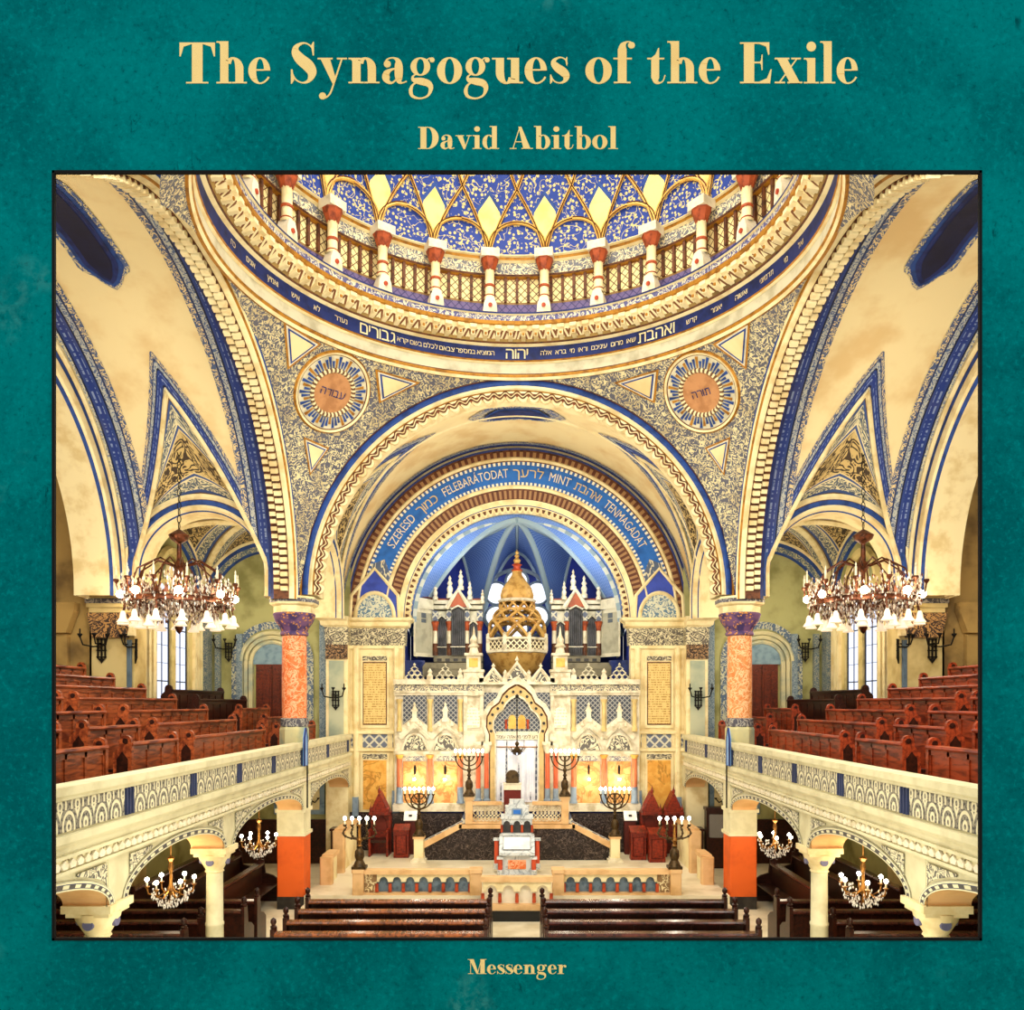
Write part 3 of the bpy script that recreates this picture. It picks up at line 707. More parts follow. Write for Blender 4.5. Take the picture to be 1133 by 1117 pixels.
# ---- chancel piers with inscription tablets
m_capscroll = orn('capital_scroll', 'd0c6a0', '5d564c', 'scroll', 12)
m_greypat = orn('grey_chevron_panel', 'c9c4ac', '5f6678', 'diaper', 3.2)
m_tablet = orn('gold_tablet_text', 'dfc07a', 'a8813e', 'lines', 13)
m_tabor = marble('amber_tablet', 'e6ae52', 'b07a2c', 'd8983c', 1.4, .4, .05)
for s in (-1, 1):
    mb = MB(s)
    mb.box(3.62, 5.32, 25.3, 25.7, 0, ZS-.6)
    mb.box(5.3, 5.98, 24.9, 25.6, 0, ZS-.85)
    struct(mb, 'wall_east_pier', m_cream, 0)
    mb = MB(s)
    for (x0, x1) in ((5.02, 5.2), (3.72, 3.95)): mb.lathe([(.1, 2.0), (.1, ZS-.9)], ((x0+x1)/2, 25.27, 0), 10)
    for z in (4.1, 3.55, ZS-.95): mb.box(3.6, 5.36, 25.2, 25.32, z, z+.1)
    prof = [(0, ZS-.85), (.02, ZS-.3), (.12, ZS-.24), (.14, ZS-.12), (.24, ZS-.06), (.26, ZS+.02), (0, ZS+.04)]
    for i in range(len(prof)-1):
        (d0, z0), (d1, z1) = prof[i], prof[i+1]
        ring = lambda d: [(3.56-d, 25.7), (3.56-d, 25.28-d), (5.28+.0, 25.28-d), (5.28, 24.88-d), (6.0+d, 24.88-d), (6.0+d, 25.7)]
        r0, r1 = ring(d0), ring(d1)
        for k in range(5): mb.quad((*r0[k], z0), (*r0[k+1], z0), (*r1[k+1], z1), (*r1[k], z1), 1 if i == 0 else 0)
    struct(mb, 'trim', [m_cream, m_capscroll], 30)
    mb = MB(s).box(5.3, 5.98, 24.84, 24.9, ZS-1.3, ZS-.85); struct(mb, 'trim', orn('dark_capital_leaf', '9a7850', '2e2018', 'scroll', 15), 0)
    mb = MB(s).box(5.42, 5.88, 24.86, 24.9, 3.9, ZS-1.35); struct(mb, 'trim', plain('pier_sage', 'b4b596', .7, h2='8f9a86', sc=1), 0)
    mb = MB(s).box(4.12, 4.9, 25.26, 25.31, 3.66, 4.08).box(5.04, 5.28, 25.25, 25.31, 3.66, 4.08).box(3.68, 3.95, 25.25, 25.31, 3.66, 4.08); struct(mb, 'trim', m_greypat, 0)
    mb = MB(s).box(4.06, 4.96, 25.24, 25.31, 4.28, 6.62).box(4.06, 4.96, 25.24, 25.31, 1.62, 3.5); struct(mb, 'trim', m_cream, 0)
    mb = MB(s).box(4.16, 4.86, 25.22, 25.31, 4.42, 6.34); struct(mb, 'trim', m_tablet, 0)
    mb = MB(s).box(4.13, 4.89, 25.23, 25.31, 4.38, 6.38); struct(mb, 'trim', m_brown, 0)
    mb = MB(s).box(4.14, 4.88, 25.22, 25.31, 1.7, 3.26); struct(mb, 'trim', m_tabor, 0)
    mb = MB(s).box(4.12, 4.9, 25.22, 25.31, 6.42, 6.56).box(4.12, 4.9, 25.22, 25.31, 3.3, 3.46); struct(mb, 'trim', m_capscroll, 0)
    mb = MB(s).box(5.02, 5.2, 25.1, 25.31, 1.5, 2.1).box(3.72, 3.95, 25.1, 25.31, 1.5, 2.1).box(3.72, 3.95, 25.15, 25.31, 2.1, 2.3); struct(mb, 'trim', m_greyblue, 0)
# rose window in the apse and its tracery
# ================================================================ pillars, gallery, windows, doors
def loc(s, x, y, z): return (s*x, y, z)
m_tan = marble('tan_orange_marble', 'd88c50', 'ecc090', 'cc7a3e', 5, .45, .07)
m_cap = orn('capital_leaves', '6b4a6e', 'c8893a', 'leaf', 7, c='3a2c58', csc=3)
m_ringorn = orn('grey_ring_ornament', '9a958a', '4c4a52', 'scroll', 10)
for s in (-1, 1):
    L = SIDE[s]
    o = (s*5.57, 19.88, 0)
    t = thing('pillar', 'tall pillar with orange marble shaft beside the %s gallery rail' % L, 'pillar', o, group='pillars of the crossing')
    mb = MB(s, o); mb.box(5.24, 5.9, 19.55, 20.2, 0, .31); mb.build('plinth', m_black, t, 0)
    mb = MB(s, o); mb.bbox(5.24, 5.9, 19.55, 20.2, .31, 1.8, .02); mb.build('pedestal', m_orangep, t, 0)
    mb = MB(s, o); mb.box(5.24, 5.9, 19.55, 20.2, 1.8, 2.4).box(5.2, 5.94, 19.51, 20.24, 1.8, 1.88).box(5.2, 5.94, 19.51, 20.24, 2.38, 2.47).box(5.24, 5.9, 19.55, 20.2, 2.47, 3.2); mb.build('pedestal_cap', m_stone, t, 0)
    mb = MB(s, o); mb.lathe([(.36, 3.2), (.36, 4.42), (.32, 4.5)], (5.57, 19.9, 0), 8, ph=pi/8); mb.build('octagonal_base', plain('pillar_base_plaster', 'c4bb8a', .7, h2='8f9a86', sc=2), t, 0)
    mb = MB(s, o); mb.lathe([(.31, 4.48), (.335, 4.5), (.335, 4.68), (.3, 4.7)], (5.57, 19.9, 0), 24); mb.build('base_ring', m_ringorn, t)
    mb = MB(s, o); mb.lathe([(.3, 4.68), (.305, 5.4), (.295, 6.78)], (5.57, 19.9, 0), 28); mb.build('shaft', m_orange if s < 0 else m_tan, t)
    mb = MB(s, o); mb.lathe([(.3, 6.74), (.345, 6.76), (.345, 6.82), (.32, 6.85), (.36, 6.95), (.46, 7.1), (.52, 7.27), (.5, 7.3)], (5.57, 19.9, 0), 24); mb.build('capital', m_cap, t)
    mb = MB(s, o); mb.lathe([(.47, 7.28), (.5, 7.3), (.5, 7.46), (.58, 7.5), (.6, 7.54), (.6, 7.66), (.57, 7.7), (0, 7.72)], (5.57, 19.9, 0), 8, ph=pi/8); mb.build('abacus', [m_cream], t, 0)
    mb = MB(s, o); mb.lathe([(.605, 7.55), (.605, 7.64)], (5.57, 19.9, 0), 8, ph=pi/8); mb.build('abacus_band', m_ringorn, t, 0)
    # cluster of arch feet on the pillar
    mb = MB(s); mb.box(5.35, 5.95, 19.72, 20.4, ZS, ZS+.45); struct(mb, 'trim', m_cream, 0)
    # outer pier between the arm and the corner bay
    mb = MB(s)
    mb.box(9.75, 10.62, 19.86, 20.35, 0, ZS-.15)
    mb.box(9.6, 9.76, 19.95, 20.6, 0, ZS-.15)
    mb.box(9.45, 10.7, 19.75, 20.5, ZS-.3, ZS+.02).box(9.5, 10.66, 19.8, 20.5, ZS-.42, ZS-.3)
    mb.box(9.7, 10.65, 19.83, 20.3, ZS, ZS+.6)
    struct(mb, 'wall_%s_pier' % NS[s], plain('pier_plaster', 'd6c184', .75, h2='b09658', sc=1.1), 0)
    mb = MB(s); mb.prism([(-.42, 0), (.42, 0), (.56, .62), (-.56, .62)], lambda a, c, d: (10.15+a, 19.8+d, ZS-1.05+c), -.02, .2); struct(mb, 'trim', orn('pier_capital_leaf', 'b58a52', '40302a', 'scroll', 12), 0)
    mb = MB(s).box(9.45, 10.72, 19.72, 19.78, ZS-.2, ZS-.08); struct(mb, 'trim', m_ringorn, 0)
    mb = MB(s).box(9.56, 9.72, 19.82, 19.97, ZS-1.0, ZS-.4); struct(mb, 'trim', m_cream, 0)
    mb = MB(s).box(10.62, 10.72, 19.95, 20.05, 3, ZS-.2).box(9.64, 9.74, 19.85, 19.93, 3, ZS-1.1); struct(mb, 'trim', plain('pier_edge_blue', '5f7280', .7), 0)
# ---- gallery: stepped floor, parapet, arches, columns
m_scale = orn('fish_scale_relief', '8d8876', 'ddd5b0', 'scale', 2.75, bs=.5, bd=.03, c='484644', csc=24)
m_leafp = orn('spandrel_leaf_relief', '5f5d56', 'd6cfac', 'scroll', 13, bs=.4)
m_dentb = orn('dentil_band', 'dcd4ac', '6a6454', 'dent', 4.5)
m_frz = orn('gallery_frieze', 'd8cfa4', '7a6c4e', 'crosses', 3.5)
m_archstr = bands('gallery_arch_band', [(0, 'd9d3ab'), (.03, '4f5258'), (.05, 'd9d3ab', '4f4c48', 0), (.13, '3f4660'), (.15, 'd9d3ab'), (.19, '5a5f68'), (.2, 'd9d3ab')], .22, 'dent', 7)
POST = [8.6, 10.72, 12.84, 14.97, 17.07, 19.35, 21.95, 24.55]
STEP = [5.45]+[6.2+.7*k-.35 for k in range(7)]+[11.75]
STEPZ = [3.14]+[3.57+.25*k for k in range(7)]
for s in (-1, 1):
    L = SIDE[s]
    mb = MB(s)
    for k in range(8):
        x1 = STEP[k+1] if k < 7 else 11.75
        for (y0, y1) in ((8.25, 19.9), (19.9, 25.3)):
            xe = min(x1, 10.0) if y0 > 19 else x1
            if STEP[k] < xe: mb.box(STEP[k], xe, y0, y1, 3.02, STEPZ[k])
    struct(mb, 'floor_gallery', plain('gallery_boards', '4a2a18', .6, h2='2a160c', sc=2), 0)
    mb = MB(s).box(5.5, 11.75, 8.25, 25.3, 2.98, 3.02); struct(mb, 'ceiling_gallery', m_vault, 0)
    mb = MB(s)
    mb.box(5.24, 5.45, 8.25, 24.95, 3.08, 4.0).box(5.17, 5.5, 8.25, 24.95, 4.0, 4.1).box(5.2, 5.48, 8.25, 24.95, 3.94, 4.0)
    mb.box(5.17, 5.26, 8.25, 24.95, 3.45, 3.54).box(5.2, 5.26, 8.25, 24.95, 3.41, 3.46).box(5.2, 5.26, 8.25, 24.95, 3.26, 3.3).box(5.2, 5.26, 8.25, 24.95, 3.08, 3.12)
    struct(mb, 'wall_%s_parapet' % NS[s], m_stone, 0)
    mb = MB(s)
    for i in range(len(POST)-1): mb.quad((5.225, POST[i]+.13, 3.57), (5.225, POST[i+1]-.13, 3.57), (5.225, POST[i+1]-.13, 3.93), (5.225, POST[i]+.13, 3.93))
    struct(mb, 'trim', m_scale, 0)
    mb = MB(s)
    for p in POST:
        for d in (-.085, -.0, .085): mb.box(5.205, 5.24, p+d-.018, p+d+.018, 3.57, 3.93)
    struct(mb, 'trim', plain('post_stripe_blue', '2c3658', .6), 0)
    mb = MB(s)
    y = 8.3
    while y < 24.8:
        mb.prism([(y, 3.14), (y+.09, 3.14), (y+.12, 3.19), (y+.045, 3.245), (y-.03, 3.19)], lambda a, c, d: (5.24-d, a, c), 0, .035); y += .165
    struct(mb, 'trim', m_white, 0)
    mb = MB(s).quad((5.235, 8.25, 3.125), (5.235, 24.9, 3.125), (5.235, 24.9, 3.255), (5.235, 8.25, 3.255)); struct(mb, 'trim', m_frz, 0)
    # arches under the parapet
    body, so, band, leaf = MB(s), MB(s), MB(s), MB(s)
    for (a0, a1) in ((6.6, 10.26), (10.74, 14.3), (14.8, 19.5), (20.25, 24.85)):
        c, h, z0, rise = (a0+a1)/2, (a1-a0)/2, 2.45, .47
        ar = lambda t, k=0: (c-(h+k)*cos(t), z0+(rise+k*.85)*sin(t))
        n = 28; T = [pi*i/n for i in range(n+1)]
        for i in range(n):
            (p, zp), (q_, zq) = ar(T[i]), ar(T[i+1])
            if q_ < 8.26: continue
            body.quad((5.28, p, zp), (5.28, q_, zq), (5.28, q_, 3.1), (5.28, p, 3.1))
            so.quad((5.26, p, zp), (5.26, q_, zq), (5.86, q_, zq), (5.86, p, zp))
            u0, u1 = h*T[i], h*T[i+1]
            (a, za), (b, zb_) = ar(T[i], .14), ar(T[i+1], .14)
            if min(za, zb_) > 3.1: za = zb_ = 3.09
            band.quad((5.25, p, zp), (5.25, q_, zq), (5.25, b, min(zb_, 3.09)), (5.25, a, min(za, 3.09)), 0, [(u0, 0), (u1, 0), (u1, .21), (u0, .21)])
        for sg in (0, 1):
            if a0 < 8 and sg == 0: continue
            pl = []
            for i in range(n//2+1):
                y, z = ar(pi/2*i/(n/2), .19)
                y = max(y, a0+.07)
                if z < 2.99: pl.append((y if not sg else 2*c-y, z))
            if len(pl) > 2:
                pl += [((pl[-1][0]), 3.02), ((a0+.07) if not sg else a1-.07, 3.02)]
                leaf.prism(pl, lambda a, cc, d: (5.262-d, a, cc), 0, .012)
    struct(body, 'trim', m_stone, 0); struct(so, 'trim', plain('soffit_peach', 'e2b478', .6, h2='d09c60', sc=1.5), 40); struct(band, 'trim', m_archstr, 40); struct(leaf, 'trim', m_leafp, 0)
    mb = MB(s)
    for (y0, y1) in ((10.26, 10.74), (14.3, 14.8), (19.5, 20.25), (24.85, 25.3)): mb.box(5.27, 5.8, y0, y1, 2.45, 3.1)
    struct(mb, 'trim', m_stone, 0)
    for cy_, lab in ((10.5, 'stone column under the %s gallery, nearest the teal wall'), (14.55, 'stone column under the %s gallery, between the two chandeliers')):
        o = (s*5.53, cy_, 0)
        t = thing('gallery_column', lab % L, 'column', o, group='columns under the galleries')
        mb = MB(s, o); mb.lathe([(.22, 0), (.22, .12), (.16, .18), (.155, 1.0), (.165, 1.02), (.165, 1.06), (.15, 1.08), (.145, 2.0)], (5.53, cy_, 0), 18); mb.build('shaft', m_stone, t)
        mb = MB(s, o); mb.lathe([(.145, 1.98), (.17, 2.0), (.15, 2.03), (.19, 2.1), (.27, 2.24), (.29, 2.33), (.25, 2.34)], (5.53, cy_, 0), 18).box(5.25, 5.81, cy_-.27, cy_+.27, 2.3, 2.36).box(5.21, 5.85, cy_-.31, cy_+.31, 2.36, 2.46); mb.build('capital', m_cream, t, 30)
        mb = MB(s, o)
        for k in range(4):
            a = pi/4+k*pi/2+pi/4
            mb.lathe([(0, -.03), (.07, -.03), (.075, 0), (.07, .03), (0, .03)], (5.53+.23*cos(a), cy_+.23*sin(a), 2.2), 14, ax='x' if k % 2 else 'y')
        mb.build('roundel', plain('capital_roundel_grey', '6c6a86', .6), t)
    # gilt corbel strip of the mid-span
    o = (s*5.13, 19.32, 0)
    t = thing('shield_post', 'blue pointed shield on a thin pipe at the %s parapet' % L, 'shield', o)
    mb = MB(s, o); mb.prism([(19.2, 3.55), (19.46, 3.55), (19.46, 4.22), (19.33, 4.46), (19.2, 4.22)], lambda a, c, d: (5.15-d, a, c), -.02, .03); mb.build('shield', plain('shield_blue', '6f9ad0', .5, h2='5a86c0', sc=3), t, 0)
    mb = MB(s, o); pl = [(19.2, 3.55), (19.46, 3.55), (19.46, 4.22), (19.33, 4.46), (19.2, 4.22)]; mb.tube([(5.13, a, c) for a, c in pl], .022, 6, 0, True); mb.build('rim', m_dblue, t)
    mb = MB(s, o); mb.tube([(5.14, 19.5, 2.5), (5.14, 19.5, 4.05)], .02, 8); mb.build('pipe', m_iron, t)
    # walls and fittings under the gallery
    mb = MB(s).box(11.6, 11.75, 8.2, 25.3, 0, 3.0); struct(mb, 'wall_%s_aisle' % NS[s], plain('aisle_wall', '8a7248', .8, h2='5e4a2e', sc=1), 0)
    mb = MB(s).box(5.95, 11.6, 25.15, 25.3, 0, 1.35).box(11.45, 11.6, 8.3, 25.2, 0, 1.35).box(6.0, 11.6, 25.1, 25.2, 1.3, 1.4); struct(mb, 'baseboard_%s' % NS[s], m_pewd, 0)
    mb = MB(s); mb.box(6.1, 7.7, 25.2, 25.28, 1.55, 2.95); struct(mb, 'trim', plain('aisle_panel_blue', '7d93a0', .7, h2='5c7284', sc=4), 0)
    mb = MB(s); mb.box(6.25, 7.5, 25.15, 25.22, 1.7, 2.85); struct(mb, 'trim', plain('aisle_panel_cream', 'd9c690', .7), 0)
    # small bright panes high in the aisle
    for k, (ya, yb) in enumerate(((16.2, 17.0), (17.3, 18.3))):
        o = (s*11.56, (ya+yb)/2, 2.6)
        w_ = thing('window_%d' % (k+1), 'x', 'window', o); del w_['label']; del w_['category']; w_['kind'] = 'structure'
        mb = MB(s, o).box(11.5, 11.6, ya, yb, 2.4, 2.85); mb.build('pane', m_glass, w_, 0)
        mb = MB(s, o).box(11.46, 11.6, ya-.06, ya, 2.34, 2.91).box(11.46, 11.6, yb, yb+.06, 2.34, 2.91).box(11.46, 11.6, ya, yb, 2.85, 2.91).box(11.46, 11.6, ya, yb, 2.34, 2.4); mb.build('window_frame', m_brown, w_, 0)
    # twin lancet window of the corner bay
    o = (s*9.95, 22.8, 4.5)
    w_ = bpy.data.objects.new('window_3', None); COL.objects.link(w_); w_.location = o; w_['kind'] = 'structure'
    for (y0, y1) in ((21.75, 22.65), (22.95, 23.85)):
        c = (y0+y1)/2; h = (y1-y0)/2
        pl = [(y0, 3.9), (y1, 3.9), (y1, 7.7)]+[(c+h*cos(a), 7.7+h*1.7*sin(a)) for a in [pi*i/12 for i in range(1, 12)]]+[(y0, 7.7)]
        mb = MB(s, o); mb.prism(pl, lambda a, cc, d: (9.93+d, a, cc), 0, .03); mb.build('pane', m_glass, w_, 0)
        mb = MB(s, o)
        mb.box(9.905, 9.935, c-.008, c+.008, 3.9, 8.1)
        for k in range(8): mb.box(9.905, 9.935, y0, y1, 4.2+k*.5-.006-.02*(k % 3 == 0), 4.2+k*.5+.006)
        mb.box(9.9, 9.935, y0, y0+.05, 3.9, 7.9).box(9.9, 9.935, y1-.05, y1, 3.9, 7.9)
        mb.build('lead_bars', m_lead, w_, 0)
    mb = MB(s, o)
    for (y0, y1) in ((21.5, 21.75), (22.65, 22.95), (23.85, 24.1)): mb.box(9.84, 10.02, y0, y1, 3.9, 7.75)
    for c in (22.2, 23.4):
        mb.tube([(9.9, c+.5*cos(a), 7.7+.5*1.6*sin(a)) for a in [pi*i/14 for i in range(15)]], .08, 6)
    mb.tube([(9.9, 22.8+1.2*cos(a), 7.7+1.2*1.45*sin(a)) for a in [pi*i/20 for i in range(21)]], .13, 6)
    mb.build('window_surround', plain('window_surround', 'd0bd80', .7, h2='a89456', sc=2), w_, 40)
    mb = MB(s, o); mb.lathe([(0, 0), (.3, 0), (.3, .04)], (9.92, 22.8, 8.75), 18, ax='x'); mb.build('oculus_pane', m_glass, w_)
    mb = MB(s, o); mb.tube([(9.9, 22.8+.32*cos(a), 8.75+.32*sin(a)) for a in [2*pi*i/24 for i in range(24)]], .06, 6, 0, True)
    for k in range(6): mb.tube([(9.9, 22.8+.16*cos(k*pi/3)+.12*cos(a), 8.75+.16*sin(k*pi/3)+.12*sin(a)) for a in [2*pi*i/12 for i in range(12)]], .02, 5, 0, True)
    mb.build('tracery', m_cream, w_)
    # double door of the corner bay
    o = (s*7.76, 25.25, 4.0)
    d_ = bpy.data.objects.new('door_1', None); COL.objects.link(d_); d_.location = o; d_['kind'] = 'structure'
    for sg in (-1, 1):
        mb = MB(s, o); x0, x1 = (7.25, 7.75) if sg < 0 else (7.77, 8.27)
        mb.box(x0, x1, 25.2, 25.26, 4.0, 6.3)
        for (za, zb) in ((4.2, 4.9), (5.05, 6.1)):
            for (xa, xb) in ((x0+.06, x0+.22), (x0+.28, x0+.44)): mb.prism([(xa, za), (xb, za), (xb, zb-.05), ((xa+xb)/2, zb), (xa, zb-.05)], lambda a, c, d: (a, 25.2-d, c), 0, .025)
        mb.build('door_leaf', m_door, d_, 0)
    mb = MB(s, o)
    for w2, d in ((.66, .0), (.82, .03), (.98, .06)):
        for sg in (-1, 1): mb.box(7.76+sg*w2-.06, 7.76+sg*w2+.06, 25.12+d, 25.3, 3.9, 6.4)
        mb.tube([(7.76+w2*cos(a), 25.2, 6.4+w2*.92*sin(a)) for a in [pi*i/18 for i in range(19)]], .07, 6)
    mb.build('door_surround', plain('door_surround', 'c9bf92', .7, h2='9aa08c', sc=2), d_, 40)
    mb = MB(s, o); mb.prism([(7.76+.62*cos(a), 6.45+.6*sin(a)) for a in [pi*i/16 for i in range(17)]], lambda a, c, d: (a, 25.22+d, c), 0, .05); mb.box(7.1, 8.42, 25.2, 25.28, 6.3, 6.48)
    mb.build('tympanum', plain('tympanum_blue', '7f97a0', .7, h2='5d7686', sc=4), d_, 0)
    mb = MB(s, o); P = lambda r, d, a: (7.76+r*cos(a), 25.24, 6.42+r*.95*sin(a))
    mb.strip(P, [(1.06, 0), (1.3, 0)], 0, pi, 32)
    for sg in (-1, 1): mb.quad((7.76+sg*1.06, 25.24, 3.9), (7.76+sg*1.3, 25.24, 3.9), (7.76+sg*1.3, 25.24, 6.42), (7.76+sg*1.06, 25.24, 6.42))
    mb.build('painted_border', orn('door_border', 'b9b79a', '4d6078', 'scroll', 9), d_, 0)
# ---- drum colonnettes
m_colcap = plain('terracotta_capital', 'b0522a', .6, h2='7a341a', sc=6)
t0 = None
for k in range(24):
    ph = 2*pi*(k+.5)/24
    r = 5.05; pos = (r*sin(ph), YC+r*cos(ph), E+9.4)
    if cos(ph) < -.35: continue
    if t0 is None:
        t0 = thing('colonnette', 'cream colonnette with terracotta capital round the base of the dome', 'colonnette', pos, -ph, 'colonnettes of the drum'); cur = t0
        o = (0, 0, 0)
        mb = MB(); mb.prism([(-.17, 0), (.17, 0), (.15, .2), (.09, .36), (-.09, .36), (-.15, .2)], lambda a, c, d: (a, d, c), -.14, .14); mb.build('foot', m_white, t0, 0)
        mb = MB(); mb.lathe([(0, 0), (.05, 0), (.05, .03), (0, .04)], (0, -.17, .15), 10, ax='y'); mb.build('boss', m_red, t0)
        mb = MB(); mb.lathe([(.13, .34), (.14, .38), (.11, .42), (.11, 1.02), (.12, 1.05)], (0, 0, 0), 12); mb.build('shaft', m_cream, t0)
        mb = MB(); mb.lathe([(.105, .62), (.13, .64), (.13, .68), (.105, .7)], (0, 0, 0), 12); mb.build('ring', m_colcap, t0); mb = MB(); mb.lathe([(.105, .4), (.135, .42), (.105, .45)], (0, 0, 0), 12); mb.build('ring', m_colcap, t0)
        mb = MB(); mb.lathe([(.11, 1.02), (.14, 1.06), (.21, 1.26), (.23, 1.3), (0, 1.31)], (0, 0, 0), 8, ph=pi/8); mb.build('capital', m_colcap, t0, 0)
        mb = MB(); mb.box(-.22, .22, -.2, .2, 1.3, 1.5); mb.build('impost', m_white, t0, 0)
    else: dup(t0, pos, -ph)
# ---- roundels on the pendentives
m_rays = orn('roundel_rays', 'd8d0b4', '2b4a94', 'dent', 3)
for s, w_, lab in ((-1, 'עבודה', 'round painted medallion at the left below the dome, with a Hebrew word'), (1, 'תורה', 'round painted medallion at the right below the dome, with a Hebrew word')):
    c = Vector((s*4.31, YC+4.31, 0)); c.z = ZS+sqrt(RS**2-2*4.31**2)
    nrm = (Vector((0, YC, ZS))-c).normalized()
    t = thing('medallion', lab, 'medallion', c, group='roundels of the pendentives')
    x = Vector((0, 0, 1)).cross(nrm).normalized(); y = nrm.cross(x)
    P = lambda r, d, a: x*r*cos(a)+y*r*sin(a)+nrm*(d+.06)
    mb = MB(); mb.strip(P, [(.98, -.06), (.96, .02), (.92, .05), (.87, .03), (.84, .0)], 0, 2*pi, 48, ms=[1, 1, 0, 2]); mb.build('outer_ring', [m_cream, m_gold, m_brown], t)
    mb = MB(); mb.strip(P, [(.85, .01), (.55, -.01)], 0, 2*pi, 64); mb.build('ray_ring', plain('roundel_ground', 'd8cfae', .6), t)
    mb = MB()
    for k in range(56):
        a = 2*pi*k/56; l = .83-.05*(k % 3)
        mb.face([mb.pt(P(r_, .02, a+d_)) for r_, d_ in ((.57, -.02), (.57, .02), (l, .046), (l, -.046))], 0 if k % 4 else 1)
    mb.build('rays', [m_blue, m_gold], t, 0)
    mb = MB(); mb.strip(P, [(.57, 0), (.55, .05), (.49, .05), (.46, .0)], 0, 2*pi, 48); mb.build('inner_ring', orn('roundel_beads', 'e6d8a8', '6a4a30', 'dent', 20), t)
    mb = MB(); mb.face([mb.pt(P(.47, 0, 2*pi*k/40)) for k in range(40)]); mb.build('disc', plain('roundel_disc', 'c08a5a', .7, h2='a87448', sc=4), t, 0)
    mb = MB(); mb.text(heb(w_), .27, lambda a, b: x*a+y*(b-.08)+nrm*.075); mb.build('lettering', m_dblue, t, 0)
# ================================================================ the ark wall, organ, crown
YA = 25.0
def rc(mb, x0, x1, y0, y1, Y=YA, d=.05, m=0, back=.02):
    """a slab standing at depth Y; corners given as measured from the photograph's centre line"""
    X0, X1 = sorted(((572-x0)*Y/F, (572-x1)*Y/F)); Z1, Z0 = E-(y0-CY)*Y/F, E-(y1-CY)*Y/F
    return mb.box(X0, X1, Y-d, Y+back, Z0, Z1, m)
def pp(x, y, Y=YA): return ((572-x)*Y/F, E-(y-CY)*Y/F)
m_ivory = plain('ark_ivory', 'ded4b8', .5, h2='b5a684', sc=3.5)
m_diaper = orn('grey_diaper', '9c9a92', '3e4450', 'diaper', 6.5)
m_fz = orn('ark_frieze', 'dccfa8', '6e6a66', 'scroll', 13)
m_lunette = orn('lunette_tracery', 'dcd2b0', '5a5650', 'scroll', 8)
m_amber = marble('glowing_amber_marble', 'e4ac6c', 'b4763c', 'd6964e', 1.6, .35, .06)
m_tabw = orn('white_tablet', 'f2e8ca', 'cdbf96', 'lines', 10)
ark = thing('ark_screen', 'carved ivory Torah ark screen with gables and silver curtain behind the marble platform', 'ark', (0, YA, 1.5))
OA = (0, YA, 1.5)
AFZ = E-(890-CY)*YA/F                                             # level of the ark floor
mb = MB(1, OA); mb.box(-3.85, 3.85, 25.02, 25.25, AFZ, E+.62).box(-3.9, 3.9, 24.93, 25.25, AFZ-.2, AFZ); mb.build('screen_wall', m_ivory, ark, 0)
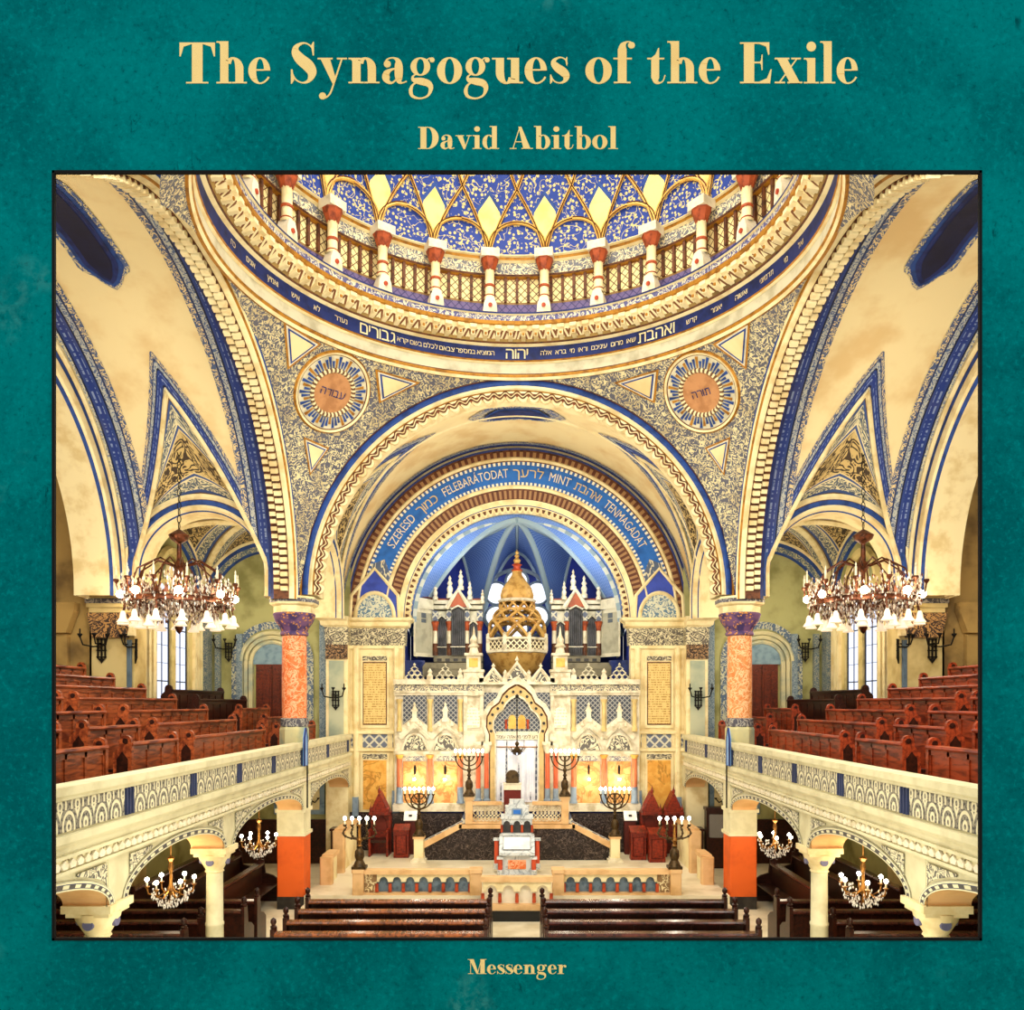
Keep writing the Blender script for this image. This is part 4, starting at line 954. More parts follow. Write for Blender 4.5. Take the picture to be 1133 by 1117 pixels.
for s in (-1, 1):
    mb = MB(s, OA); rc(mb, 436, 513, 757, 764, d=.04); mb.build('frieze', m_fz, ark, 0); mb = MB(s, OA); rc(mb, 513, 535, 757, 764, d=.1); mb.build('frieze', m_fz, ark, 0)
    mb = MB(s, OA)
    for (y0, y1, d) in ((751.5, 757, .14), (764, 766.5, .1), (766.5, 769, .05), (830.5, 834, .08), (834, 836, .05)): rc(mb, 436, 513, y0, y1, d=d)
    mb.build('cornice', m_ivory, ark, 0)
    mb = MB(s, OA); rc(mb, 513, 536, 750, 757, d=.2); rc(mb, 513, 536, 764, 769, d=.16); rc(mb, 513, 536, 808, 836, d=.1); rc(mb, 513, 517, 769, 808, d=.1); rc(mb, 531, 535, 769, 808, d=.1)
    mb.build('portal_pier', m_ivory, ark, 0)
    mb = MB(s, OA); rc(mb, 436, 513, 888, 897, d=.12); mb.build('plinth_course', m_ivory, ark, 0)
    for cx in (459, 493):
        mb = MB(s, OA); rc(mb, cx-13, cx+13, 769, 806, d=.01); mb.build('diaper_panel', m_diaper, ark, 0)
        mb = MB(s, OA)                                          # openwork cresting
        for row, n in enumerate((4, 3, 2, 1)):
            for k in range(n):
                x, z = pp(cx+(k-(n-1)/2)*6.4, 753.5-row*4.6); r = .105
                mb.tube([(x-r, YA-.08, z), (x, YA-.08, z+r*.85), (x+r, YA-.08, z), (x, YA-.08, z-r*.85)], .03, 5, 0, True)
        x, z = pp(cx, 735); mb.lathe([(.0, 0), (.05, .02), (.02, .06), (.045, .1), (0, .16)], (x, YA-.08, z-.1), 8)
        mb.build('cresting', plain('cresting_stone', 'd8cfae', .6, h2='8c8876', sc=10), ark, 40)
        mb = MB(s, OA)                                          # pinnacle before the diaper panel
        x, z = pp(cx, 798); mb.box(x-.1, x+.1, YA-.14, YA-.02, z, z+.12).box(x-.07, x+.07, YA-.12, YA-.02, z+.12, z+.32).box(x-.1, x+.1, YA-.14, YA-.02, z+.32, z+.37).lathe([(.09, .37), (.03, .5), (.05, .54), (0, .62)], (x, YA-.08, z), 8)
        for dx in (-.2, .2): mb.lathe([(.05, -.06), (.06, -.02), (.02, .05), (0, .08)], (x+dx, YA-.08, z-.08), 8)
        mb.build('pinnacle', m_white, ark, 30)
        mb = MB(s, OA)                                          # gable moulding
        pk, va = 797, 812
        for off, w_, d in ((0, .045, .16), (3.5, .03, .1)):
            mb.tube([(pp(cx-17, va+off)[0], YA-.05, pp(0, va+off)[1]), (pp(cx, pk+off)[0], YA-.05, pp(0, pk+off)[1]), (pp(cx+17, va+off)[0], YA-.05, pp(0, va+off)[1])], w_, 4, 0, ry=d)
        mb.build('gable', m_ivory, ark, 0)
        mb = MB(s, OA)
        x, z = pp(cx, 829.5); ar = [(x+.4*cos(a)*(1-.12*sin(3*a)**2), z+.5*sin(a)) for a in [pi*i/20 for i in range(21)]]
        mb.prism(ar, lambda a, c, d: (a, YA-.02+d, c), 0, .03); mb.build('lunette', m_lunette, ark, 0)
        mb = MB(s, OA); mb.tube([(a, YA-.04, c) for a, c in ar], .04, 6); mb.lathe([(0, 0), (.04, 0), (.04, .03)], (x, YA-.07, z+.7), 10, ax='y'); mb.build('lunette_moulding', m_ivory, ark)
        mb = MB(s, OA); rc(mb, cx-11, cx+11, 836, 841.5, d=.03); mb.build('header_panel', orn('header_scroll', 'd9ceb0', '6d6c74', 'scroll', 15), ark, 0)
        mb = MB(s, OA); rc(mb, cx-13, cx+13, 842, 888, d=.015); mb.build('amber_panel', m_amber, ark, 0)
    for cx in (442.3, 476, 509.5):
        x, z = pp(cx, 804.5); c = (x, YA-.06, 0); h0, h1 = E-(804.5-CY)*YA/F, E-(775-CY)*YA/F
        mb = MB(s, OA); mb.lathe([(.09, h0-.12), (.09, h0-.02), (.07, h0), (.065, h1-.08), (.08, h1-.04), (.1, h1), (.1, h1+.05)], c, 10); mb.build('colonnette', plain('colonnette_ochre', 'dcbf7c', .5), ark)
        z0, zm, z1 = (E-(y-CY)*YA/F for y in (888, 870, 838))
        mb = MB(s, OA); mb.lathe([(.085, zm), (.08, z1)], c, 12); mb.build('column_shaft', plain('coral_shaft', 'd8784c', .45), ark)
        mb = MB(s, OA); mb.lathe([(.13, z0), (.12, z0+.05), (.1, z0+.08), (.095, zm)], c, 12); mb.build('column_base', m_greyblue, ark)
        mb = MB(s, OA); mb.lathe([(.08, z1-.02), (.12, z1+.06), (.13, z1+.1), (0, z1+.1)], c, 12); mb.build('column_capital', m_goldp, ark)
        if cx > 450:
            mb = MB(s, OA); x = pp(cx, 0)[0]; z = pp(0, 753)[1]; mb.box(x-.09, x+.09, YA-.16, YA+.02, z, z+.16).lathe([(.09, .16), (.05, .22), (.08, .28), (.03, .36), (0, .4)], (x, YA-.07, z), 8); mb.build('urn', m_ivory, ark, 30)
    mb = MB(s, OA); x, z = pp(524, 804.5)
    mb.prism([(x-.23, z), (x+.23, z), (x+.23, z+.52), (x, z+.68), (x-.23, z+.52)], lambda a, c, d: (a, YA-.05+d, c), 0, .04); mb.build('white_tablet', m_tabw, ark, 0)
    for cx in (529.5, 538.6):
        x, _ = pp(cx, 0); z0, zm, z1 = (E-(y-CY)*YA/F for y in (885, 871, 832)); c = (x, YA-.2, 0)
        mb = MB(s, OA); mb.lathe([(.075, zm), (.07, z1)], c, 12); mb.build('ark_column_shaft', plain('coral_ark_shaft', 'd8643c', .4), ark)
        mb = MB(s, OA); mb.lathe([(.12, z0-.1), (.12, z0+.05), (.085, z0+.08), (.085, zm)], c, 12); mb.build('ark_column_base', m_greyblue, ark)
        mb = MB(s, OA); mb.lathe([(.07, z1-.02), (.13, z1+.12), (.14, z1+.24), (0, z1+.24)], c, 12).box(x-.16, x+.16, YA-.32, YA, z1+.24, z1+.34); mb.build('ark_column_capital', m_ivory, ark, 30)
# central portal
mb = MB(1, OA); rc(mb, 535.5, 608.5, 766, 812, d=.04); mb.build('portal_spandrel', m_diaper, ark, 0)
X = lambda x: (x-572)*YA/F
Zz = lambda y: E-(y-CY)*YA/F
half = [(549, 885), (549, 812), (546.5, 806), (547, 797), (551, 790), (557, 785.5), (560, 779), (565, 774), (572, 770)]
def outline(k, cy=812):
    L = []
    for x, y in half:
        dx = (x-572)*k; L.append((572+dx, y if y >= cy else cy+(y-cy)*k))
    return [(X(x), Zz(y)) for x, y in L]+[(X(1144-x), Zz(y)) for x, y in L[:-1][::-1]]
A_, B_ = outline(1.52), outline(1.0)
mb = MB(1, OA)
for i in range(len(A_)-1):
    for (P0, P1, y0, y1, m) in ((A_, outline(1.34), YA-.2, YA-.22, 0), (outline(1.34), outline(1.28), YA-.22, YA-.14, 1), (outline(1.28), outline(1.06), YA-.14, YA-.12, 2), (outline(1.06), B_, YA-.16, YA-.16, 0), (B_, B_, YA-.16, YA+.04, 0)):
        mb.quad((P0[i][0], y0, P0[i][1]), (P0[i+1][0], y0, P0[i+1][1]), (P1[i+1][0], y1, P1[i+1][1]), (P1[i][0], y1, P1[i][1]), m)
    mb.quad((A_[i][0], YA, A_[i][1]), (A_[i+1][0], YA, A_[i+1][1]), (A_[i+1][0], YA-.2, A_[i+1][1]), (A_[i][0], YA-.2, A_[i][1]))
mb.build('portal_arch', [m_ivory, m_brown, plain('portal_gold', 'd8b878', .5)], ark, 0)
mb = MB(1, OA)
for i in range(1, len(B_)-2):
    a, b = Vector((outline(1.17)[i])), Vector((outline(1.17)[i+1])); n = max(1, int((b-a).length/.17))
    if i in (0, len(B_)-2): continue
    for k in range(n):
        p = a.lerp(b, (k+.5)/n); mb.lathe([(0, 0), (.05, 0), (.04, .03)], (p.x, YA-.165, p.y), 6, ax='y')
mb.build('portal_beads', m_black, ark)
mb = MB(1, OA); mb.prism(outline(1.0), lambda a, c, d: (a, YA+d-.0, c), 0, .02); mb.build('portal_tympanum', orn('tympanum_pattern', '9fa0a0', '4c5262', 'diaper', 5), ark, 0)
for sx in (-1, 1):
    mb = MB(1, OA); c = X(572+sx*5.3); w_ = .12
    mb.prism([(c-w_, Zz(806)), (c+w_, Zz(806)), (c+w_, Zz(796))]+[(c+w_*cos(a), Zz(796)+w_*1.3*sin(a)) for a in (.5, 1, 1.57, 2.1, 2.6)]+[(c-w_, Zz(796))], lambda a, cc, d: (a, YA-.06+d, cc), 0, .05)
    mb.build('law_tablet', m_goldp, ark, 0)
    mb = MB(1, OA); mb.lathe([(.04, Zz(806)), (.04, Zz(797)), (.06, Zz(796)), (0, Zz(795.5))], (X(572+sx*12), YA-.06, 0), 8); mb.build('tympanum_post', m_red, ark)
mb = MB(1, OA); rc(mb, 549, 595, 809, 818, d=.08); mb.build('lintel', m_white, ark, 0)
mb = MB(1, OA); mb.text(heb('דע לפני מי אתה עומד'), .16, lambda x, y: (x*1.0, YA-.09, Zz(816.5)+y)); mb.build('lintel_lettering', m_black, ark, 0)
def curt(u, v):
    x = X(549)+(X(595)-X(549))*u; return (x, YA-.03-.035*sin(u*44)*(.4+.6*v)-.02*sin(u*17+v*2), Zz(818.5)+(Zz(887)-Zz(818.5))*v)
mb = MB(1, OA); mb.grid(curt, 90, 12)
mb.build('curtain', plain('silver_curtain', 'eceef4', .4, 0, h2='d3d7e2', sc=2), ark, 60)
mb = MB(1, OA); mb.tube([(X(549), YA-.06, Zz(826)), (X(595), YA-.06, Zz(826))], .02, 6); mb.build('curtain_rod', m_brass, ark)
for cx, k in ((546, .8), (572, 1.1), (598, .8)):
    mb = MB(1, OA); x = X(cx); z = Zz(755)
    mb.prism([(x-.36*k, z), (x+.36*k, z), (x, z+.5*k)], lambda a, c, d: (a, YA-.14+d, c), 0, .14, 0); mb.build('crest_gable', m_lunette, ark, 0)
    mb = MB(1, OA); mb.tube([(x-.42*k, YA-.15, z-.02), (x, YA-.15, z+.55*k), (x+.42*k, YA-.15, z-.02)], .05, 4, 0, ry=.07); mb.lathe([(.06, .5*k), (.03, .6*k), (.07, .64*k), (.03, .7*k), (0, .78*k)], (x, YA-.15, z), 8); mb.build('crest_moulding', m_ivory, ark, 30)
for cx in (533, 559, 585, 611):
    mb = MB(1, OA); x = X(cx); z = Zz(755); mb.box(x-.07, x+.07, YA-.2, YA, z, z+.18).lathe([(.08, .18), (.05, .24), (.08, .3), (.02, .38), (0, .42)], (x, YA-.1, z), 8); mb.build('crest_urn', m_ivory, ark, 30)
mb = MB(1, OA); mb.box(X(534), X(610), YA-.22, YA+.02, Zz(757), Zz(754)); mb.build('crest_base', m_ivory, ark, 0)
for s in (-1, 1):                                               # two block turrets beside the crown
    mb = MB(s, OA); x = (572-524)*YA/F
    mb.box(x-.3, x+.3, YA-.15, YA+.4, E+.6, E+1.0).box(x-.34, x+.34, YA-.2, YA+.42, E+.98, E+1.06).box(x-.22, x+.22, YA-.08, YA+.3, E+1.06, E+1.5).box(x-.28, x+.28, YA-.14, YA+.34, E+1.5, E+1.58).lathe([(.16, 1.58), (.12, 1.75), (.18, 1.8), (.1, 1.9), (.13, 2.0), (.05, 2.15), (.02, 2.4), (0, 2.45)], (x, YA+.1, E), 10)
    mb.build('turret', m_ivory, ark, 30)
    mb = MB(s, OA); mb.box(x-.14, x+.14, YA-.1, YA-.07, E+1.14, E+1.42); mb.build('turret_panel', m_goldp, ark, 0)
# gilded crown gallery over the ark
m_gild = plain('old_gilding', 'c49a52', .5, .15, h2='9a6e30', sc=5)
oc = (0, 27.0, E+.95)
crown = thing('gilded_crown', 'gilded openwork crown tower above the ark, before the rose window', 'crown', oc)
def cl(prof, name, mat, n=16, ph=0, sm=40):
    mb = MB(1, oc); mb.lathe([(r, E+z) for r, z in prof], (0, 27.0, 0), n, ph=ph); return mb.build(name, mat, crown, sm)
cl([(.3, .7), (.5, .95), (.8, 1.25), (.95, 1.6), (1.0, 1.68)], 'bowl', m_gild, 24)
cl([(1.0, 1.66), (1.1, 1.7), (1.1, 1.78), (1.0, 1.8)], 'balcony_base', m_ivory, 8, pi/8, 0)
cl([(1.04, 2.1), (1.1, 2.12), (1.1, 2.18), (1.0, 2.2)], 'balcony_rail', m_ivory, 8, pi/8, 0)
mb = MB(1, oc)
mb.strip(lambda r, d, a: (r*cos(a+pi/8), 27+r*sin(a+pi/8), E+d), [(1.02, 1.78), (1.02, 2.1)], 0, 2*pi, 8)
mb.build('balcony_panel', orn('balcony_fret', 'efe2ba', '4a3a28', 'diaper', 5), crown, 0)
for k in range(8):
    a = pi/8+k*pi/4
    mb = MB(1, oc); x, y = 1.05*cos(a), 27+1.05*sin(a); mb.box(x-.06, x+.06, y-.06, y+.06, E+1.76, E+2.24).lathe([(.05, 2.24), (.07, 2.3), (0, 2.36)], (x, y, E), 6); mb.build('balcony_post', m_ivory, crown, 30)
def tier(r0, r1, z0, z1, n, th, name, mat):
    mb = MB(1, oc)
    for k in range(n):
        a0, a1 = 2*pi*k/n+pi/8, 2*pi*(k+1)/n+pi/8
        for sg in (0, 1):
            A0, A1 = (a0, a1) if sg else (a1, a0)
            pts = []
            for i in range(9):
                t = i/8; a = A0+(A1-A0)*t*1.0; r = r0+(r1-r0)*t; pts.append((r*cos(a), 27+r*sin(a), E+z0+(z1-z0)*sin(t*pi/2)**.9))
            mb.tube(pts, th, 5)
    mb.strip(lambda r, d, a: (r*cos(a), 27+r*sin(a), E+d), [(r1-.04, z1-.05), (r1+.04, z1-.02), (r1+.04, z1+.05), (r1-.05, z1+.06)], 0, 2*pi, 16)
    return mb.build(name, mat, crown, 50)
tier(.98, .86, 2.18, 2.78, 8, .06, 'lower_arcade', m_gild)
tier(.86, .6, 2.75, 3.15, 8, .05, 'middle_lattice', m_gild)
tier(.6, .56, 3.12, 3.45, 10, .04, 'upper_lattice', m_gild)
cl([(.62, 3.42), (.66, 3.47), (.6, 3.52)], 'dome_ring', m_ivory, 20)
mb = MB(1, oc)
mb.strip(lambda r, d, a: (r*(1+.05*abs(sin(8*a)))*cos(a), 27+r*(1+.05*abs(sin(8*a)))*sin(a), E+d), [(.52, 3.5), (.55, 3.65), (.48, 3.9), (.3, 4.15), (.17, 4.35), (.15, 4.5)], 0, 2*pi, 64)
mb.build('onion_dome', m_gild, crown, 60)
cl([(.17, 4.48), (.2, 4.52), (.12, 4.56), (.12, 4.66), (.18, 4.7), (.08, 4.76)], 'dome_neck', m_red, 12)
cl([(.08, 4.74), (.13, 4.86), (.05, 4.94), (.09, 5.0), (.04, 5.06), (.07, 5.12), (0, 5.22)], 'finial', m_gild, 12)
# rose window behind the crown
rw = bpy.data.objects.new('window_4', None); COL.objects.link(rw); rw.location = (0, 30.2, E+3.72); rw['kind'] = 'structure'
orr = (0, 30.2, E+3.72)
for k in range(7):
    a = pi/2+2*pi*k/6; c = (0, 0) if k == 6 else (.9*cos(a), .9*sin(a)); r = .38 if k == 6 else .4
    mb = MB(1, orr); mb.lathe([(0, 0), (r, 0), (r, .03)], (c[0], 30.14, E+3.72+c[1]), 24, ax='y'); mb.build('pane', m_rose, rw)
    mb = MB(1, orr); mb.tube([(c[0]+(r+.03)*cos(t), 30.12, E+3.72+c[1]+(r+.03)*sin(t)) for t in [2*pi*i/24 for i in range(24)]], .05, 6, 0, True); mb.build('tracery_ring', m_greyblue, rw)
mb = MB(1, orr); mb.tube([(1.34*cos(t), 30.12, E+3.72+1.34*sin(t)) for t in [2*pi*i/40 for i in range(40)]], .08, 6, 0, True); mb.build('window_frame', m_greyblue, rw)
# organ cases
m_pipe = plain('organ_pipe_metal', '5a5a5c', .35, .5, h2='3a3a3c', sc=3)
m_case = plain('organ_case_ivory', 'dcd6bc', .55, h2='b9b296', sc=2.5)
YO = 27.6
for s in (-1, 1):
    L = SIDE[s]
    oo = (s*2.2, YO, E+.8)
    og = thing('organ_case', 'ivory organ case with grey pipes %s of the gilded crown' % L, 'organ', oo, group='organ cases in the apse')
    ox = lambda x: (572-x)*YO/F
    oz = lambda y: E-(y-CY)*YO/F
    mb = MB(s, oo); mb.box(ox(531), ox(480), YO, YO+1.0, oz(727), oz(676))
    mb.quad((ox(480), YO, oz(727)), (ox(461), YO-.8, oz(727)), (ox(461), YO-.8, oz(672)), (ox(480), YO, oz(676)))
    mb.quad((ox(461), YO-.8, oz(727)), (ox(459), YO+.8, oz(727)), (ox(459), YO+.8, oz(672)), (ox(461), YO-.8, oz(672)))
    mb.build('case', m_case, og, 0)
    mb = MB(s, oo); mb.box(ox(534), ox(480), YO-.08, YO+1.0, oz(732), oz(726))
    mb.box(ox(534), ox(464), YO-.1, YO+1, oz(748), oz(733)).box(ox(534), ox(464), YO-.14, YO, oz(740), oz(738.5))
    mb.build('organ_base', plain('organ_base', '8f866a', .6, h2='6c6450', sc=3), og, 0)
    mb = MB(s, oo)
    for k in range(5): mb.box(ox(484+k*9+5), ox(484+k*9), YO-.12, YO-.09, oz(731.5), oz(728.5))
    mb.build('base_slot', m_black, og, 0)
    mb = MB(s, oo)
    mb.box(ox(534), ox(479), YO-.1, YO+1.0, oz(674), oz(670)).box(ox(534), ox(479), YO-.06, YO+1.0, oz(668), oz(664))
    a, b = (ox(480), YO-.1), (ox(460), YO-.9)
    mb.quad((*a, oz(675)), (*b, oz(675)), (*b, oz(663)), (*a, oz(664)))
    mb.build('organ_cornice', m_case, og, 0)
    mb = MB(s, oo); mb.box(ox(534), ox(470), YO-.02, YO+1.2, oz(664), oz(662)).quad((ox(480), YO-.06, oz(662.5)), (ox(461), YO-.85, oz(662.5)), (ox(459), YO+.8, oz(655)), (ox(480), YO+.9, oz(655))); mb.build('organ_roof', plain('organ_roof_red', '8a4428', .6), og, 0)
    # bays
    for (x0, x1, top, n, ya) in ((484.5, 494, 682, 5, 1), (500, 515, 672, 8, 0), (519, 529, 688, 5, 1)):
        c, h = (ox(x0)+ox(x1))/2, (ox(x0)-ox(x1))/2; yb = YO-(.22 if not ya else .06)
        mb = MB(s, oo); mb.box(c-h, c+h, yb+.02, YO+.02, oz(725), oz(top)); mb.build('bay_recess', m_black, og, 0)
        for k in range(n):
            x = c-h+2*h*(k+.5)/n; zt = oz(top+2+abs(k-(n-1)/2)*1.2)
            mb = MB(s, oo); mb.lathe([(.01, oz(725)), (h/n*.9, oz(718)), (h/n*.9, zt), (0, zt)], (x, yb-.03, 0), 10); mb.build('pipe', m_pipe, og)
        mb = MB(s, oo); mb.box(c-h-.02, c+h+.02, yb-.12, yb-.09, oz(716.5), oz(715.5)); mb.tube([(c-h, yb-.1, oz(top+3)), (c, yb-.1, oz(top-1)), (c+h, yb-.1, oz(top+3))], .03, 5); mb.build('bay_trim', m_case, og, 30)
    c = ox(507.5)
    mb = MB(s, oo); mb.prism([(c-.36, oz(672)), (c+.36, oz(672)), (c, oz(656))], lambda a, cc, d: (a, YO-.2+d, cc), 0, .2); mb.build('gable_field', plain('gable_terracotta', 'a8593a', .6), og, 0)
    mb = MB(s, oo); mb.tube([(c-.42, YO-.24, oz(674)), (c, YO-.24, oz(653)), (c+.42, YO-.24, oz(674))], .05, 4, 0, ry=.08); mb.build('gable_moulding', m_white, og, 0)
    for x in (482, 497.5, 516.8, 531):
        cx_ = ox(x)
        mb = MB(s, oo); mb.box(cx_-.1, cx_+.1, YO-.16, YO, oz(687), oz(676)); mb.build('pier_panel', m_greypat, og, 0)
        mb = MB(s, oo); mb.lathe([(.09, oz(725)), (.09, oz(712))], (cx_, YO-.1, 0), 10); mb.build('pier_base', m_brown, og)
        mb = MB(s, oo); mb.lathe([(.08, oz(712)), (.075, oz(698))], (cx_, YO-.1, 0), 10); mb.build('pier_shaft', m_white, og)
        mb = MB(s, oo); mb.lathe([(.08, oz(698)), (.08, oz(695)), (.14, oz(688)), (0, oz(687))], (cx_, YO-.1, 0), 10); mb.build('pier_capital', m_colcap, og)
    for x, y, k in ((482, 664, .85), (498, 662, 1.1), (510, 653, 1.0), (520, 664, .9), (534, 668, .7)):
        mb = MB(s, oo); mb.lathe([(.11*k, 0), (.11*k, .12*k), (.07*k, .16*k), (.1*k, .3*k), (.05*k, .4*k), (.09*k, .46*k), (.03*k, .56*k), (.05*k, .62*k), (0, .72*k)], (ox(x), YO-.1, oz(y)), 10); mb.build('organ_finial', m_white, og)
    mb = MB(s, oo); a, b = Vector((ox(478), YO-.1, 0)), Vector((ox(463), YO-.74, 0))
    mb.quad((*a.xy, oz(723)), (*b.xy, oz(723)), (*b.xy, oz(679)), (*a.xy, oz(679))); mb.build('side_panel', plain('side_panel_ivory', 'b5b198', .6), og, 0)
    mb = MB(s, oo); a2, b2 = a.lerp(b, .35), a.lerp(b, .65)
    for z0, z1 in ((679.5, 685), (686, 690)): mb.quad((a2.x, a2.y-.02, oz(z1)), (b2.x, b2.y-.02, oz(z1)), (b2.x, b2.y-.02, oz(z0)), (a2.x, a2.y-.02, oz(z0)))
    mb.build('side_ornament', plain('side_ornament_grey', '5c646c', .6), og, 0)
# ================================================================ platform, balustrades, desk, candelabra
Y2 = 23.6
yx = lambda x, Y: (572-x)*Y/F
yz = lambda y, Y: E-(y-CY)*Y/F
# raised ark podium: black marble front, cream ledge
op = (0, Y2, PZ)
pod = thing('ark_podium', 'dark veined marble podium with cream ledge and lattice parapet before the ark', 'podium', op)
mb = MB(1, op); mb.box(-1.66, 1.66, Y2, 24.9, PZ, yz(916, Y2)); mb.build('podium_block', m_blackm, pod, 0)
for s in (-1, 1):
    mb = MB(s, op); pl = [(yx(511, Y2), PZ), (yx(511, Y2), yz(916, Y2)), (yx(470, Y2), yz(938, Y2)), (yx(470, Y2), PZ)]
    mb.prism(pl, lambda a, c, d: (a, Y2+d, c), 0.02, .9); mb.build('stair_flank', m_blackm, pod, 0)
mb = MB(1, op); mb.box(-1.72, 1.72, Y2-.08, 24.9, yz(916, Y2), yz(911.5, Y2)); mb.build('podium_ledge', m_sand, pod, 0)
for s in (-1, 1):
    mb = MB(s, op); pl = [(yx(511, Y2), yz(915.5, Y2)), (yx(511, Y2), yz(909, Y2)), (yx(468, Y2), yz(931, Y2)), (yx(468, Y2), yz(938.5, Y2))]
    mb.prism(pl, lambda a, c, d: (a, Y2-.08+d, c), 0, .3); mb.build('stair_coping', m_sand, pod, 0)
    mb = MB(s, op); pl = [(yx(511, Y2), yz(910, Y2)), (yx(511, Y2), yz(908, Y2)), (yx(468, Y2), yz(930, Y2)), (yx(468, Y2), yz(932, Y2))]
    mb.prism(pl, lambda a, c, d: (a, Y2-.05+d, c), 0, .2); mb.build('coping_inlay', m_greypat, pod, 0)
    mb = MB(s, op); mb.bbox(yx(523, Y2), yx(515, Y2), Y2-.1, Y2+.15, yz(911, Y2), yz(884, Y2), .01).box(yx(524, Y2), yx(514, Y2), Y2-.13, Y2+.17, yz(884, Y2), yz(880.5, Y2)); mb.build('parapet_post', m_sand, pod, 0)
    mb = MB(s, op); mb.prism([(yx(515, Y2), yz(911, Y2)), (yx(508.5, Y2), yz(911, Y2)), (yx(515, Y2), yz(896, Y2))], lambda a, c, d: (a, Y2+d, c), 0, .12); mb.build('parapet_wing', m_greypat, pod, 0)
    mb = MB(s, op); mb.box(yx(555, Y2), yx(523, Y2), Y2-.08, Y2+.1, yz(890, Y2), yz(886.5, Y2)).box(yx(555, Y2), yx(523, Y2), Y2-.06, Y2+.08, yz(911, Y2), yz(908.5, Y2))
    mb.build('parapet_rail', m_sand, pod, 0)
    mb = MB(s, op)
    for row in range(3):
        for k in range(7):
            x0, z0 = yx(526.5+k*4.1, Y2), yz(893+row*6, Y2); r = .085
            mb.tube([(x0-r, Y2, z0), (x0, Y2, z0+r), (x0+r, Y2, z0), (x0, Y2, z0-r)], .022, 4, 0, True)
    mb.build('parapet_lattice', m_ivory, pod, 0)
    # stair foot post carrying a candelabrum
    Yp = 23.45
    o = (s*yx(463.7, Yp), Yp, PZ)
    t = thing('stone_post', 'pale stone post at the foot of the %s podium stair' % SIDE[s], 'post', o, group='stair posts')
    mb = MB(s, o); c = yx(463.7, Yp); mb.bbox(c-.14, c+.14, Yp-.14, Yp+.14, PZ+.1, yz(927, Yp), .015); mb.build('post_shaft', m_cream, t, 0)
    mb = MB(s, o); mb.box(c-.22, c+.22, Yp-.22, Yp+.22, PZ, PZ+.07).box(c-.17, c+.17, Yp-.17, Yp+.17, PZ+.07, PZ+.12); mb.build('post_base', m_white, t, 0)
    mb = MB(s, o); mb.box(c-.17, c+.17, Yp-.17, Yp+.17, yz(927, Yp), yz(924.5, Yp)); mb.build('post_cap', m_sand, t, 0)
    # black dado behind
    mb = MB(s); mb.box(1.7, 4.6, 24.88, 24.93, PZ, 1.62).box(4.5, 5.3, 25.2, 25.26, PZ, 1.62); struct(mb, 'baseboard_east', m_blackm, 0)
# front balustrade
def arcade(mb, x0, x1, z0, z1, Y, n, d0=0, d1=.1):
    w_ = (x1-x0)/n
    for k in range(n):
        a = x0+w_*k; c = a+w_/2; h = w_*.33
        ar = [(c+h*cos(t), z0+(z1-z0)*.55+h*1.15*sin(t)) for t in [pi*i/10 for i in range(11)]]
        pl = [(a+w_, z1), (a, z1), (a, z0+(z1-z0)*.55)]+ar[::-1]+[(a+w_, z0+(z1-z0)*.55)]
        mb.prism(pl[::-1], lambda p, q, d: (p, Y+d, q), d0, d1)
YF = 19.4
for s in (-1, 1):
    L = SIDE[s]
    o = (s*yx(463, YF), YF, PZ)
    t = thing('balustrade', 'pointed-arch stone balustrade with grey-blue panels at the %s platform edge' % L, 'balustrade', o, group='platform balustrades')
    z = lambda y: yz(y, YF)
    mb = MB(s, o); mb.box(yx(522, YF), yx(402, YF), YF-.08, YF+.14, z(966.5), z(961.5)); mb.build('top_rail', m_sand, t, 0)
    mb = MB(s, o); mb.box(yx(522, YF), yx(402, YF), YF-.1, YF+.16, PZ, z(987)); mb.build('bottom_rail', m_sand, t, 0)
    mb = MB(s, o); arcade(mb, yx(520, YF), yx(417, YF), z(987), z(966), YF, 7); mb.build('arcade', m_cream, t, 0)
    mb = MB(s, o); mb.box(yx(416.5, YF), yx(403.5, YF), YF, YF+.1, z(987), z(966)); mb.build('end_panel', orn('end_panel_scroll', 'e4d3a0', '8a6a44', 'scroll', 12), t, 0)
    mb = MB(s, o); mb.box(yx(521, YF), yx(416, YF), YF+.1, YF+.12, z(987), z(966)); mb.build('back_panel', plain('blue_grey_marble', '6d7f8a', .4, h2='4a5a66', sc=7), t, 0)
    n = 7; w_ = (yx(417, YF)-yx(520, YF))/n
    for k in range(n+1):
        x = yx(520, YF)+w_*k
        mb = MB(s, o); mb.lathe([(.045, z(986)), (.04, z(977))], (x, YF-.02, 0), 8); mb.build('red_shaft', m_red, t)
    for (xa, xb, lab) in ((391, 403, 'outer'), (520, 533, 'inner')):
        mb = MB(s, o); mb.bbox(yx(xb, YF), yx(xa, YF), YF-.14, YF+.2, PZ, z(964.5), .02).bbox(yx(xb+.8, YF), yx(xa-.8, YF), YF-.17, YF+.23, z(964.5), z(960.5), .03); mb.build('balustrade_post', m_sand, t, 0)
Yg = 18.6
o = (0, Yg, .22)
t = thing('balustrade_gate', 'low pale arcaded balustrade with red shafts on the centre aisle step', 'balustrade', o)
z = lambda y: yz(y, Yg)
mb = MB(1, o); mb.box(-.84, .84, Yg-.06, Yg+.16, z(975), z(969.5)); mb.build('top_rail', m_sand, t, 0)
mb = MB(1, o); mb.box(-.84, .84, Yg-.1, Yg+.16, .24, z(1000)); mb.build('bottom_rail', m_sand, t, 0)
mb = MB(1, o); arcade(mb, -.8, .8, z(1000), z(975), Yg, 4); mb.build('arcade', m_cream, t, 0)
mb = MB(1, o); mb.box(-.8, .8, Yg+.1, Yg+.12, z(1000), z(975)); mb.build('back_panel', m_white, t, 0)
